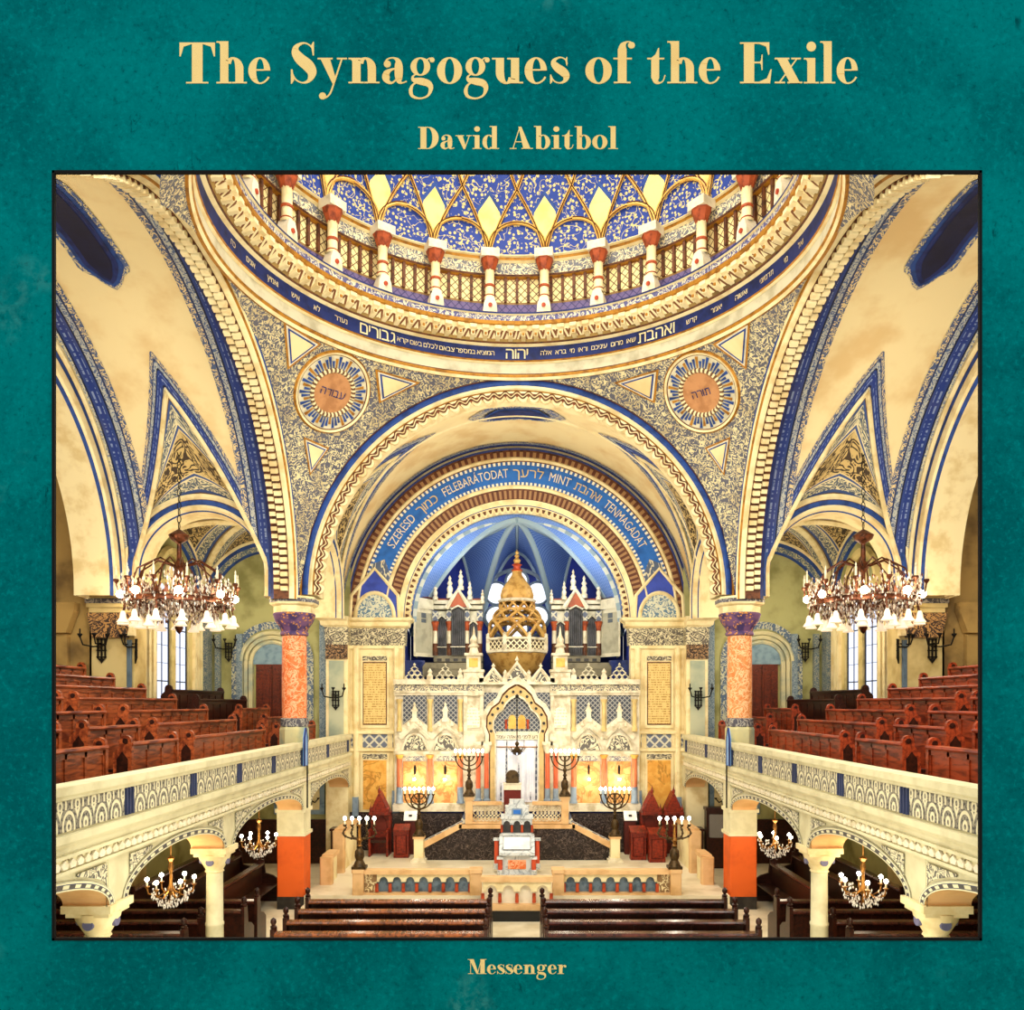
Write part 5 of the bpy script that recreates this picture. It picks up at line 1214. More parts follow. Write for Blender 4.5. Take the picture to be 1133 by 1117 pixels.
for k in range(5):
    mb = MB(1, o); mb.lathe([(.045, z(998)), (.04, z(988))], (-.8+.4*k, Yg-.02, 0), 8); mb.build('red_shaft', m_red, t)
mb = MB(); mb.box(-1.0, 1.0, 18.45, 19.5, 0, .24); struct(mb, 'floor_step', plain('black_step', '14120f', .4), 0)
# side parapets of the platform
for s in (-1, 1):
    for (y0, y1, zt, lab) in ((22.0, 23.9, 1.5, 'farther'), (20.6, 21.3, 1.05, 'nearer')):
        o = (s*4.9, (y0+y1)/2, PZ)
        t = thing('stone_parapet', '%s low stone parapet on the %s side edge of the platform' % (lab, SIDE[s]), 'parapet', o, group='side parapets')
        mb = MB(s, o); mb.box(4.82, 4.98, y0, y1, PZ, zt); mb.build('parapet_wall', m_cream, t, 0)
        mb = MB(s, o); mb.box(4.76, 5.04, y0-.05, y1+.05, zt, zt+.1); mb.build('coping', m_sand, t, 0)
        mb = MB(s, o); mb.bbox(4.74, 5.06, y0-.22, y0, PZ, zt+.06, .03); mb.build('end_pier', m_sand, t, 0)
# reader's desk
Yd = 21.45
o = (0, Yd, PZ)
t = thing('reading_desk', 'white marble reading desk with small arcade and orange marble panel on the platform', 'desk', o)
z = lambda y: yz(y, Yd)
w_ = lambda p: p*Yd/F
mb = MB(1, o); mb.bbox(-w_(22), w_(22), Yd-.1, Yd+.75, PZ, PZ+.06, .02).box(-w_(17), w_(17), Yd, Yd+.6, PZ+.06, z(945)); mb.build('desk_base', m_wmarble, t, 0)
mb = MB(1, o); mb.box(-w_(10), w_(10), Yd-.02, Yd, z(961), z(951)); mb.build('orange_panel', m_orange, t, 0)
mb = MB(1, o); mb.prism([(Yd-.16, z(945)), (Yd+.6, z(945)), (Yd+.6, z(926)), (Yd+.22, z(926)), (Yd-.16, z(942))], lambda a, c, d: (d, a, c), -w_(19.5), w_(19.5)); mb.build('desk_slope', m_wmarble, t, 0)
P = lambda u, v: (-w_(15)+w_(30)*u, Yd-.1+.3*v-.012, z(942)+(z(926)-z(942))*(.16+.79*v)+.012)
mb = MB(1, o); mb.quad(P(0, 0), P(1, 0), P(1, 1), P(0, 1)); mb.build('slope_panel', plain('desk_panel_white', 'e6e8e4', .4), t, 0)
mb = MB(1, o); mb.tube([P(0, 0), P(1, 0), P(1, 1), P(0, 1)], .014, 4, 0, True); mb.build('panel_frame', m_black, t, 0)
mb = MB(1, o); mb.box(-w_(17.5), w_(17.5), Yd+.2, Yd+.6, z(926), z(923)); arcade(mb, -w_(17), w_(17), z(923), z(906), Yd+.25, 3, 0, .06); mb.box(-w_(18), w_(18), Yd+.2, Yd+.6, z(907), z(903)); mb.build('arcade', m_wmarble, t, 0)
mb = MB(1, o); mb.box(-w_(16.8), w_(16.8), Yd+.32, Yd+.58, z(923), z(907)); mb.build('arcade_recess', m_black, t, 0)
for k in range(4):
    mb = MB(1, o); mb.lathe([(.035, z(922)), (.03, z(914))], (-w_(17)+w_(34)/3*k, Yd+.24, 0), 8); mb.build('red_shaft', m_red, t)
mb = MB(1, o); mb.bbox(-w_(13.5), w_(13.5), Yd+.26, Yd+.58, z(903.5), z(893), .03).bbox(-w_(8.5), w_(8.5), Yd+.3, Yd+.55, z(893), z(886), .02).box(-w_(9.5), w_(9.5), Yd+.28, Yd+.57, z(894), z(891.5)); mb.build('desk_top', m_wmarble, t, 0)
mb = MB(1, o); mb.box(-w_(6), w_(6), Yd+.24, Yd+.27, z(903), z(895.5)); mb.build('frame', m_greyblue, t, 0)
mb = MB(1, o); mb.box(-w_(4), w_(4), Yd+.225, Yd+.245, z(901.5), z(897)); mb.build('blue_inlay', m_cblue, t, 0)
for s in (-1, 1):
    for (x, dy, y0, y1) in ((18.5, -.06, 966, 947), (23, .45, 963, 930)):
        mb = MB(s, o); mb.lathe([(.09, z(y0)-.04), (.09, z(y0)+.1), (.06, z(y0)+.12), (.06, z(y0)+.14)], (w_(x), Yd+dy, 0), 10); mb.build('leg_block', m_wmarble, t, 30); mb = MB(s, o); mb.box(w_(x)-.09, w_(x)+.09, Yd+dy-.09, Yd+dy+.09, z(y1)-.06, z(y1)); mb.build('leg_block', m_wmarble, t, 30)
        mb = MB(s, o); mb.lathe([(.065, z(y0)+.1), (.06, z(y1)-.05)], (w_(x), Yd+dy, 0), 10); mb.build('leg', plain('coral_leg', 'cc5030', .4), t)
# candelabra
def candelabrum(o, H, Ra, lab, style=0, name='candelabrum', n=3):
    t = thing(name, lab, 'candelabrum', o, group='candelabra of the platform')
    mb = MB(); mb.bbox(-.17, .17, -.17, .17, 0, .06, .02).lathe([(.16, .06), (.13, .12), (.09, .2), (.12, .3), (.11, .42), (.05, .5), (.06, .54)], (0, 0, 0), 14); mb.build('base', m_bronze, t)
    mb = MB(); zb = H-Ra*1.05
    mb.lathe([(.035, .52), (.04, zb*.75), (.07, zb*.8), (.035, zb*.86), (.04, zb-.06), (.08, zb), (.035, zb+.06), (.03, H-.05), (.06, H-.02), (.06, H)], (0, 0, 0), 12); mb.build('stem', m_brass if style == 2 else m_bronze, t)
    xs = [0]
    for k in range(1, n+1):
        r = Ra*k/n
        for sg in (-1, 1):
            mb = MB()
            if style == 2: pts = [(sg*r*(sin(a)**.8)*(1+.25*sin(2*a)), 0, zb+.02+(H-zb)*(1-cos(a))/1.0*.62) for a in [pi/2*1.25*i/10 for i in range(11)]]; pts[-1] = (sg*r, 0, H)
            else: pts = [(sg*r*sin(a), 0, H-.02-r*cos(a)*1.02) for a in [pi/2*i/10 for i in range(11)]]
            mb.tube(pts, .022, 6)
            mb.lathe([(.02, H-.06), (.05, H-.01), (.05, H)], (sg*r, 0, 0), 8)
            if style == 2:
                for p in pts[2:-1:2]: mb.ball(p, .035, 8)
            mb.build('arm', m_bronze, t)
            xs.append(sg*r)
    if style == 1:
        mb = MB(); R1 = Ra*.55
        mb.tube([(R1*cos(a), -.03, H-Ra*.5+R1*sin(a)) for a in [2*pi*i/24 for i in range(24)]], .025, 6, 0, True)
        for q in range(2): mb.tube([(R1*.9*cos(pi/2+q*pi+2*pi*i/3), -.03, H-Ra*.5+R1*.9*sin(pi/2+q*pi+2*pi*i/3)) for i in range(3)], .02, 5, 0, True)
        mb.ball((0, -.03, H-Ra*.5), .06, 8); mb.build('star_medallion', m_bronze, t)
    for x in xs:
        mb = MB(); mb.lathe([(.018, H), (.018, H+.1)], (x, 0, 0), 8); c = mb.build('candle', m_white, t)
        mb = MB(); mb.lathe([(.012, H+.1), (.042, H+.13), (.04, H+.17), (0, H+.21)], (x, 0, 0), 8); mb.build('bulb', m_bulb2, c)
    l = lamp('candle_light', 'POINT', (o[0], o[1]-.1, o[2]+H+.3), 12, (1, .91, .74), .1)
    return t
for s in (-1, 1):
    L = SIDE[s]
    candelabrum((s*yx(519, Y2), Y2, yz(880.5, Y2)), yz(836, Y2)-yz(880.5, Y2), .4, 'seven-branched bronze candelabrum on the %s post beside the silver ark curtain' % L, 0)
    candelabrum((s*yx(463.7, 23.45), 23.45, yz(924.5, 23.45)), yz(878, 23.45)-yz(924.5, 23.45), .42, 'bronze candelabrum with star medallion on the %s stair foot post' % L, 1)
    candelabrum((s*yx(397.5, YF), YF+.03, yz(960.5, YF)), yz(912, YF)-yz(960.5, YF), .36, 'beaded brass candelabrum on the outer post of the %s front balustrade' % L, 2, n=2)
# lectern on the podium, hanging eternal light, wall lamps
Yl = 24.3
o = (yx(572, Yl)-.14, Yl, yz(916, Y2)); zb = yz(911.5, Y2)
o = (-.14, Yl, zb)
t = thing('lectern', 'small dark red lectern with white cloth and bronze plaque before the silver curtain', 'lectern', o)
mb = MB(1, o); mb.box(-.4, .12, Yl-.12, Yl+.2, zb, yz(869, Yl)); mb.build('lectern_body', plain('dark_red_cloth', '6a1f16', .7), t, 0)
mb = MB(1, o); mb.box(-.4, .12, Yl-.16, Yl-.1, yz(873, Yl), yz(867, Yl)).box(-.42, .14, Yl-.16, Yl+.2, yz(867.5, Yl), yz(866, Yl)); mb.build('white_cloth', m_white, t, 0)
mb = MB(1, o); zz = yz(866, Yl); mb.prism([(-.33, zz), (.05, zz), (.06, zz+.2)]+[(-.14+.2*cos(a), zz+.22+.18*sin(a)) for a in [pi*i/10 for i in range(1, 10)]]+[(-.34, zz+.2)], lambda a, c, d: (a, Yl+d, c), -.03, .04); mb.build('plaque', m_bronze, t, 0)
Yn = 24.5; o = (0, Yn, yz(838, Yn))
t = thing('hanging_lamp', 'small crystal hanging lamp on a thin rod before the ark portal', 'lamp', o)
mb = MB(1, o); mb.tube([(0, Yn, yz(824, Yn)), (0, Yn, yz(768, Yn)), (0, 24.86, yz(768, Yn))], .018, 6); mb.ball((0, Yn, yz(770, Yn)), .06, 8); mb.build('rod', m_iron, t)
mb = MB(1, o); zc = yz(829, Yn); mb.lathe([(.03, zc+.25), (.07, zc+.18), (.03, zc+.1), (.12, zc), (.2, zc-.06), (.12, zc-.14), (.03, zc-.18)], (0, Yn, 0), 12)
for k in range(8):
    a = k*pi/4; mb.tube([(.05*cos(a), Yn+.05*sin(a), zc), (.2*cos(a), Yn+.2*sin(a), zc-.02), (.26*cos(a), Yn+.26*sin(a), zc+.05)], .012, 5)
mb.build('lamp_body', m_bronze, t)
for k in range(8):
    a = k*pi/4; mb = MB(1, o); mb.ball((.22*cos(a), Yn+.22*sin(a), zc-.12), .028, 6, 0, 1.5); mb.build('crystal', m_glass, t)
for s in (-1, 1):
    for x, lab in ((459, 'outer'), (492.5, 'inner')):
        Yw_ = 24.92; o = (s*yx(x, Yw_), Yw_, yz(852, Yw_))
        t = thing('wall_lamp', 'small iron wall lamp on the %s amber panel %s of the ark' % (lab, L if 0 else SIDE[s]), 'lamp', o, group='lamps on the amber panels')
        mb = MB(s, o); c = yx(x, Yw_); mb.tube([(c, Yw_+.06, yz(853, Yw_)), (c, Yw_-.12, yz(856, Yw_)), (c, Yw_-.12, yz(850, Yw_))], .015, 6).lathe([(.03, 0), (.04, .2), (.02, .26), (0, .3)], (c, Yw_+.02, yz(856, Yw_)), 8); mb.build('bracket', m_iron, t)
        mb = MB(s, o); mb.ball((c, Yw_-.12, yz(861.5, Yw_)), .045, 10); mb.build('bulb', m_bulb2, t)
        lamp('wall_lamp_light', 'POINT', (s*c, Yw_-.25, yz(861.5, Yw_)), 14, (1, .87, .62), .06)
# red canopied chairs, their desks and the note stands
for s in (-1, 1):
    L = SIDE[s]; Yr = 24.35; zz = lambda y: yz(y, Yr)
    xc = 420 if s < 0 else 1144-745
    for k, xc in enumerate((420,) if s < 0 else (423, 399)):
        c = yx(xc, Yr); o = (s*c, Yr, PZ)
        lab = 'red wooden throne with gabled canopy at the left of the podium' if s < 0 else ('red gabled canopy chair right of the podium, nearer the ark', 'red gabled canopy chair right of the podium, farther from the ark')[k]
        t = thing('canopy_chair', lab, 'chair', o, group='canopied chairs')
        mb = MB(s, o); mb.box(c-.28, c+.28, Yr+.3, Yr+.36, PZ, zz(903))
        for sg in (-1, 1): mb.box(c+sg*.27-.04, c+sg*.27+.04, Yr+.22, Yr+.4, PZ, zz(900))
        mb.build('backrest', m_redw, t, 0)
        for sg in (-1, 1):
            mb = MB(s, o); mb.box(c+sg*.27-.03, c+sg*.27+.03, Yr-.25, Yr+.3, PZ, PZ+.75).box(c+sg*.27-.035, c+sg*.27+.035, Yr-.28, Yr+.3, PZ+.75, PZ+.82); mb.build('arm', m_redw, t, 0)
        mb = MB(s, o); mb.box(c-.27, c+.27, Yr-.22, Yr+.3, PZ+.42, PZ+.5); mb.build('seat', m_pewd, t, 0)
        mb = MB(s, o); g = zz(898); mb.prism([(c-.29, g), (c+.29, g), (c, g+.62)], lambda a, cc, d: (a, Yr+d, cc), -.1, .42); mb.box(c-.31, c+.31, Yr-.12, Yr+.44, g-.08, g)
        for sg in (-1, 1): mb.lathe([(.04, 0), (.05, .1), (.02, .16), (0, .28)], (c+sg*.26, Yr-.05, g), 8)
        mb.lathe([(.04, .58), (.05, .66), (.02, .72), (0, .84)], (c, Yr-.05, g), 8); mb.build('canopy', m_redw, t, 30)
        mb = MB(s, o); mb.prism([(c-.16, g-.6), (c+.16, g-.6), (c+.16, g-.3), (c, g-.12), (c-.16, g-.3)], lambda a, cc, d: (a, Yr+.28+d, cc), -.02, .03); mb.build('carved_arch', plain('carved_red', '6a1e0c', .5), t, 0)
    for k, (xa, xb) in enumerate(((435.5, 452),) if s < 0 else ((429, 446), (407.5, 425.5))):
        Yq = 23.95 if s < 0 else 23.6-.35*k; c0, c1 = sorted((yx(xa, Yq), yx(xb, Yq))); o = (s*(c0+c1)/2, Yq, PZ)
        lab = 'red wooden desk with sloped top before the left throne' if s < 0 else ('red panelled wooden screen nearer the podium, in front of the right canopy chairs', 'red panelled wooden screen farther from the podium, in front of the right canopy chairs')[k]
        t = thing('prayer_desk', lab, 'desk', o, group='red desks')
        top = 1.25
        mb = MB(s, o); mb.box(c0, c1, Yq, Yq+.32, PZ, PZ+.8); mb.build('desk_body', m_redw, t, 0)
        mb = MB(s, o); mb.prism([(Yq-.05, PZ+.8), (Yq+.36, PZ+.8), (Yq+.36, PZ+.98), (Yq-.05, PZ+.84)], lambda a, cc, d: (d, a, cc), c0-.015, c1+.015); mb.build('desk_top', m_redw, t, 0)
        for (za, zb_) in ((.12, .68),):
            mb = MB(s, o); mb.tube([(c0+.07, Yq-.005, PZ+za), (c1-.07, Yq-.005, PZ+za), (c1-.07, Yq-.005, PZ+zb_), (c0+.07, Yq-.005, PZ+zb_)], .02, 4, 0, True); mb.build('panel_moulding', plain('desk_moulding', '5a160a', .5), t, 0)
    Yt = 24.5; c = yx(454, Yt) if s < 0 else yx(446.5, Yt); o = (s*c, Yt, PZ)
    t = thing('note_stand', 'dark stand with a white printed sheet %s' % ('left of the podium beside the red desk' if s < 0 else 'right of the podium behind the red screens'), 'stand', o, group='note stands')
    mb = MB(s, o); mb.box(c-.17, c+.17, Yt, Yt+.25, PZ, 1.45); mb.build('stand_body', plain('stand_wood', '5a1d12', .5), t, 0)
    mb = MB(s, o); mb.prism([(Yt-.06, 1.45), (Yt+.16, 1.72), (Yt+.14, 1.74), (Yt-.08, 1.47)], lambda a, cc, d: (d, a, cc), c-.2, c+.2); mb.build('paper', plain('white_paper', 'f0efe6', .6), t, 0)
    mb = MB(s, o); mb.prism([(Yt+.0, 1.57), (Yt+.05, 1.63), (Yt+.045, 1.636), (Yt-.005, 1.576)], lambda a, cc, d: (d, a, cc), c-.05, c+.05); mb.build('printed_star', m_black, t, 0)
    # dark cabinets at the platform corners
    Ys = 24.4; c = yx(376, Ys); o = (s*c, Ys, PZ)
    t = thing('dark_stall', 'dark panelled wooden stall in the %s back corner of the platform' % L, 'stall', o, group='corner stalls')
    mb = MB(s, o); mb.box(c-.25, c+.28, Ys, Ys+.42, 0, 1.15); mb.build('stall_body', m_pewd, t, 0)
    mb = MB(s, o); mb.box(c-.28, c+.31, Ys-.05, Ys+.45, 1.15, 1.22); mb.build('stall_top', m_pewd, t, 0)
    mb = MB(s, o); mb.box(c-.22, c+.2, Ys-.03, Ys, .55, 1.05); mb.build('stall_panel', m_door, t, 0)
o = (6.1, 24.5, 0)
t = thing('grille_cupboard', 'dark wooden cupboard with pale lattice grille under the right gallery arch', 'cupboard', o)
mb = MB(1, o); mb.box(5.82, 6.54, 24.4, 24.7, 0, 1.8); mb.build('body', m_pewd, t, 0)
mb = MB(1, o); mb.box(5.9, 6.46, 24.37, 24.41, .95, 1.66); mb.build('grille', orn('grille_lattice', '2a1810', 'd8d4c8', 'crosses', 13, bs=0), t, 0)
mb = MB(1, o); mb.box(5.79, 6.57, 24.35, 24.72, 1.78, 1.87); mb.build('cornice', m_pewd, t, 0)
# ================================================================ pews
ORD = ['front', 'second', 'third', 'fourth', 'fifth', 'sixth', 'top']
def gallery_pew(o, rz, Ln, label, group, mats, lend=True, rend=True):
    """bench facing the nave: panelled front at x=0, seat behind, length along y"""
    t = thing('gallery_pew', label, 'pew', o, rz, group)
    w1, w2 = mats
    mb = MB(); mb.box(0, .035, 0, Ln, .04, .8)
    n = max(2, int(Ln/.48)); w_ = (Ln-.08)/n
    for k in range(n+1): mb.box(-.018, 0, .04+w_*k-.03, .04+w_*k+.03, .06, .8)
    mb.box(-.018, 0, 0, Ln, .04, .14).box(-.018, 0, 0, Ln, .72, .8); mb.build('front_panel', w1, t, 0)
    mb = MB(); mb.prism([(-.05, .8), (.14, .8), (.15, .83), (.14, .86), (-.05, .86), (-.06, .83)], lambda a, c, d: (a, d, c), -.02, Ln+.02); mb.build('top_rail', w1, t, 0)
    mb = MB(); mb.box(.14, .42, .02, Ln-.02, .38, .43); mb.build('seat', w2, t, 0)
    for y in ([0] if lend else [])+([Ln] if rend else []):
        mb = MB(); pl = [(-.04, 0), (.26, 0), (.26, .7), (.16, .8)]+[(.06+.095*cos(a), .88+.1*sin(a)) for a in [pi*i/8 for i in range(9)]]+[(-.04, .82)]
        mb.prism(pl, lambda a, c, d: (a, y+d, c), -.035, .035); e = mb.build('bench_end', w1, t, 0)
        mb = MB(); mb.prism([(.02, .2), (.2, .2), (.2, .6), (.11, .72), (.02, .6)], lambda a, c, d: (a, y+d, c), -.042, .042); mb.lathe([(0, -.045), (.045, -.045), (.045, .045), (0, .045)], (.06, y, .89), 10, ax='y'); mb.build('end_carving', w2, e, 0)
    return t
BL = [(8.35, 11.95, 'nearest the teal wall'), (12.75, 14.45, 'in the middle block'), (15.2, 19.45, 'in the block nearest the pillar')]
for s in (-1, 1):
    L = SIDE[s]
    for k in range(7):
        x = 6.2+.7*k; z = STEPZ[k+1]
        if k in (3,): bl = [(8.35, 14.45, 'nearest the teal wall'), (15.0, 19.3, 'in the block nearest the pillar')]
        elif k > 3: bl = [(8.35, 19.2-.1*(k > 4), 'running along the outer side')]
        elif k == 2: bl = [(8.35, 14.6, 'nearest the teal wall'), (15.5, 19.45, 'in the block nearest the pillar')]
        else: bl = BL
        for (y0, y1, w_) in bl:
            lab = 'red-brown panelled pew in the %s gallery, %s row, %s' % (L, ORD[k], w_)
            if s < 0: gallery_pew((-x, y1, z), pi, y1-y0, lab, 'gallery pews', (m_pew, m_pewd))
            else: gallery_pew((x, y0, z), 0, y1-y0, lab, 'gallery pews', (m_pewr, m_pewd))
    for k in range(5):                                            # darker pews in the corner bay behind the pillar
        x = 6.2+.7*k; z = STEPZ[k+1]; y0, y1 = (21.9 if k in (1, 2) else 20.7), 24.3
        lab = 'dark brown pew in the %s corner bay behind the pillar, %s row' % (L, ORD[k])
        if s < 0: gallery_pew((-x, y1, z), pi, y1-y0, lab, 'corner bay pews', (m_pewd if k > 2 else m_pew if s < 0 else m_pewr, m_pewd))
        else: gallery_pew((x, y0, z), 0, y1-y0, lab, 'corner bay pews', (m_pewd if k > 2 else m_pew if s < 0 else m_pewr, m_pewd))
def floor_pew(o, rz, Ln, label, group, top):
    """bench facing the ark: back at y=0, seat in front, length along x"""
    t = thing('floor_pew', label, 'pew', o, rz, group)
    mb = MB(); mb.box(.03, Ln-.03, -.02, .03, .1, .93)
    n = max(2, int(Ln/.5)); w_ = Ln/n
    for k in range(n): mb.box(w_*k+.05, w_*k+.1, -.035, -.02, .15, .9)
    mb.build('backrest', m_pewd, t, 0)
    mb = MB(); mb.prism([(-.12, .93), (.07, .93), (.08, .96), (.06, .99), (-.11, .99), (-.13, .96)], lambda a, c, d: (d, a, c), .03, Ln-.03); mb.build('top_rail', top, t, 0)
    mb = MB(); mb.box(.03, Ln-.03, .04, .42, .42, .46); mb.build('seat', m_pewd, t, 0)
    for x in (0, Ln):
        mb = MB(); mb.prism([(-.13, 0), (.45, 0), (.45, .55), (.3, .66), (.1, .72), (.06, 1.06), (-.13, 1.06)], lambda a, c, d: (x+d, a, c), -.035, .035); e = mb.build('bench_end', m_pewd, t, 0)
        mb = MB(); mb.lathe([(.05, 1.06), (.06, 1.1), (.03, 1.12), (.055, 1.17), (.05, 1.22), (0, 1.26)], (x, -.04, 0), 8); mb.build('end_knob', m_pewd, e)
    return t
ROWS = [16.5, 15.72, 14.94, 14.18]
m_ptd = wood('pew_top_dark', '4e241c', '200f0e', 1, .2)
for s in (-1, 1):
    L = SIDE[s]
    for k, y in enumerate(ROWS):
        x0 = -4.33 if s < 0 else .52
        floor_pew((x0, y, 0), 0, 3.78, 'dark pew with worn top rail %s of the centre aisle, %s row from the platform' % (L, ORD[k]), 'nave pews', m_pewt if s < 0 else m_ptd)  # left top rails take a lighter, warmer wood than the right ones
        xi = 5.38 if k < 2 else 5.92; Ln = 10.6-xi
        floor_pew((-10.6 if s < 0 else xi, y, 0), 0, Ln, 'dark pew facing the ark under the %s gallery, %s row from the platform' % (L, ORD[k]), 'aisle pews', m_ptd)
    for k, (x, y0, y1) in enumerate(((6.55, 17.4, 20.4), (7.5, 17.4, 21.5), (8.45, 17.4, 22.5))):
        lab = 'dark pew standing lengthwise under the %s gallery, %s from the nave' % (L, ORD[k])
        if s < 0: floor_pew((-x, y1, 0), -pi/2, y1-y0, lab, 'lengthwise pews', m_ptd)
        else: floor_pew((x, y0, 0), pi/2, y1-y0, lab, 'lengthwise pews', m_ptd)
# ================================================================ chandeliers
m_crys = plain('crystal_drops', 'd8c4ae', .15, h2='7a5a44', sc=14)
m_crysw = plain('clear_crystal', 'f0ece4', .1, h2='b0a8a0', sc=14)
m_bell = plain('frosted_bell_glass', 'f6e8d2', .4); m_bell.node_tree.nodes['Principled BSDF'].inputs['Emission Color'].default_value = (1, .8, .55, 1); m_bell.node_tree.nodes['Principled BSDF'].inputs['Emission Strength'].default_value = .55
m_chbr = plain('chandelier_copper', '6a3a22', .35, .5, h2='2e170e', sc=12)
def big_chandelier(o, zt, label):
    t = thing('ring_chandelier', label, 'chandelier', o, 0, 'large chandeliers')
    Rr = 1.16
    mb = MB(); n = int((zt-1.75)/.16)
    for k in range(n):
        z = 1.75+.16*k
        mb.tube([((.045*cos(a) if k % 2 else 0), (0 if k % 2 else .045*cos(a)), z+.08+.09*sin(a)) for a in [2*pi*i/8 for i in range(8)]], .011, 4, 0, True)
    mb.build('chain', m_iron, t)
    mb = MB(); mb.lathe([(0, -.75), (.05, -.7), (.1, -.6), (.05, -.5), (.05, -.2), (.12, 0), (.05, .2), (.05, .7), (.14, .85), (.06, 1.0), (.05, 1.4), (.2, 1.5), (.24, 1.6), (.1, 1.7), (0, 1.76)], (0, 0, 0), 14); mb.build('stem', m_chbr, t)
    mb = MB(); mb.lathe([(Rr, -.07), (Rr+.04, -.06), (Rr+.02, 0), (Rr+.04, .06), (Rr, .07), (Rr-.03, 0), (Rr, -.07)], (0, 0, 0), 48)
    for k in range(36):
        a = 2*pi*k/36; mb.prism([(-.06, .1), (.06, .1), (0, .3)], lambda p, q, d: ((Rr+.02+d)*cos(a+p/Rr), (Rr+.02+d)*sin(a+p/Rr), q), -.01, .015)
    mb.build('ring', m_chbr, t, 50)
    for k in range(12):
        a = 2*pi*k/12; c, s_ = cos(a), sin(a)
        mb = MB(); mb.tube([(.08*c, .08*s_, .85), (.5*c, .5*s_, 1.0), (.9*c, .9*s_, .75), (1.05*c, 1.05*s_, .3), (Rr*c, Rr*s_, .1)], .022, 5)
        mb.tube([(.08*c, .08*s_, .1), (.6*c, .6*s_, -.15), (Rr*c, Rr*s_, -.05)], .02, 5)
        arm = mb.build('arm', m_chbr, t)
        mb = MB(); mb.tube([(Rr*c, Rr*s_, .1), (1.3*c, 1.3*s_, .12), (1.34*c, 1.34*s_, .35)], .02, 5).lathe([(.02, .35), (.07, .42), (.06, .46), (0, .46)], (1.34*c, 1.34*s_, 0), 8); mb.build('candle_branch', m_chbr, t)
        mb = MB(); mb.lathe([(.028, .44), (.028, .66), (.012, .68), (.02, .72), (0, .78)], (1.34*c, 1.34*s_, 0), 8); mb.build('candle', m_white, t)
    for k in range(14):
        a = 2*pi*(k+.5)/14; c, s_ = cos(a)*(Rr+.02), sin(a)*(Rr+.02)
        mb = MB(); mb.tube([(c, s_, -.1), (c*1.04, s_*1.04, -.3)], .018, 5); mb.build('shade_holder', m_chbr, t)
        mb = MB(); mb.lathe([(.03, -.28), (.06, -.34), (.07, -.44), (.14, -.54), (.13, -.55), (.05, -.4)], (c*1.04, s_*1.04, 0), 12); mb.build('bell_shade', m_bell, t)
        c2, s2 = c*.72, s_*.72
        if k % 2: mb = MB(); mb.lathe([(.03, -.36), (.06, -.42), (.07, -.52), (.14, -.62), (.13, -.63), (.05, -.48)], (c2, s2, 0), 12).tube([(c2, s2, -.12), (c2, s2, -.38)], .016, 5); mb.build('bell_shade', m_bell, t)
    for k in range(8):
        a = 2*pi*(k+.5)/8; mb = MB(); mb.ball(((Rr+.1)*cos(a), (Rr+.1)*sin(a), .14), .09, 12); mb.build('bulb', m_bulb, t)
        lamp('chandelier_light', 'POINT', (o[0]+1.45*cos(a), o[1]+1.45*sin(a), o[2]+.2), 18, (1, .82, .55), .1)
    mb = MB(); rnd = random.Random(3)
    for k in range(2600):
        a = rnd.uniform(0, 2*pi); u = rnd.random()**.45; r = .2+1.06*u; z = (-.36+.42*u*u)+rnd.uniform(-.16, .55)
        b = len(mb.v); h = .035
        x, y = r*cos(a), r*sin(a); mb.v += [(x, y, z+h*1.4), (x+h*.6, y, z), (x, y+h*.6, z), (x-h*.6, y, z), (x, y-h*.6, z), (x, y, z-h*1.4)]
        for q in ((0, 1, 2), (0, 2, 3), (0, 3, 4), (0, 4, 1), (5, 2, 1), (5, 3, 2), (5, 4, 3), (5, 1, 4)): mb.face([b+i for i in q], 1 if k % 4 == 0 else 2 if k % 4 == 1 else 0)
    d = mb.build('crystal_drops', [m_crys, m_chbr, m_crysw], t, 0); d['kind'] = 'stuff'
    return t
big_chandelier((-8.05, 18.95, E+2.4), 3.75, 'large brass ring chandelier with crystals and bell shades over the left gallery')
big_chandelier((8.25, 18.95, E+2.4), 3.75, 'large brass ring chandelier with crystals and bell shades over the right gallery')
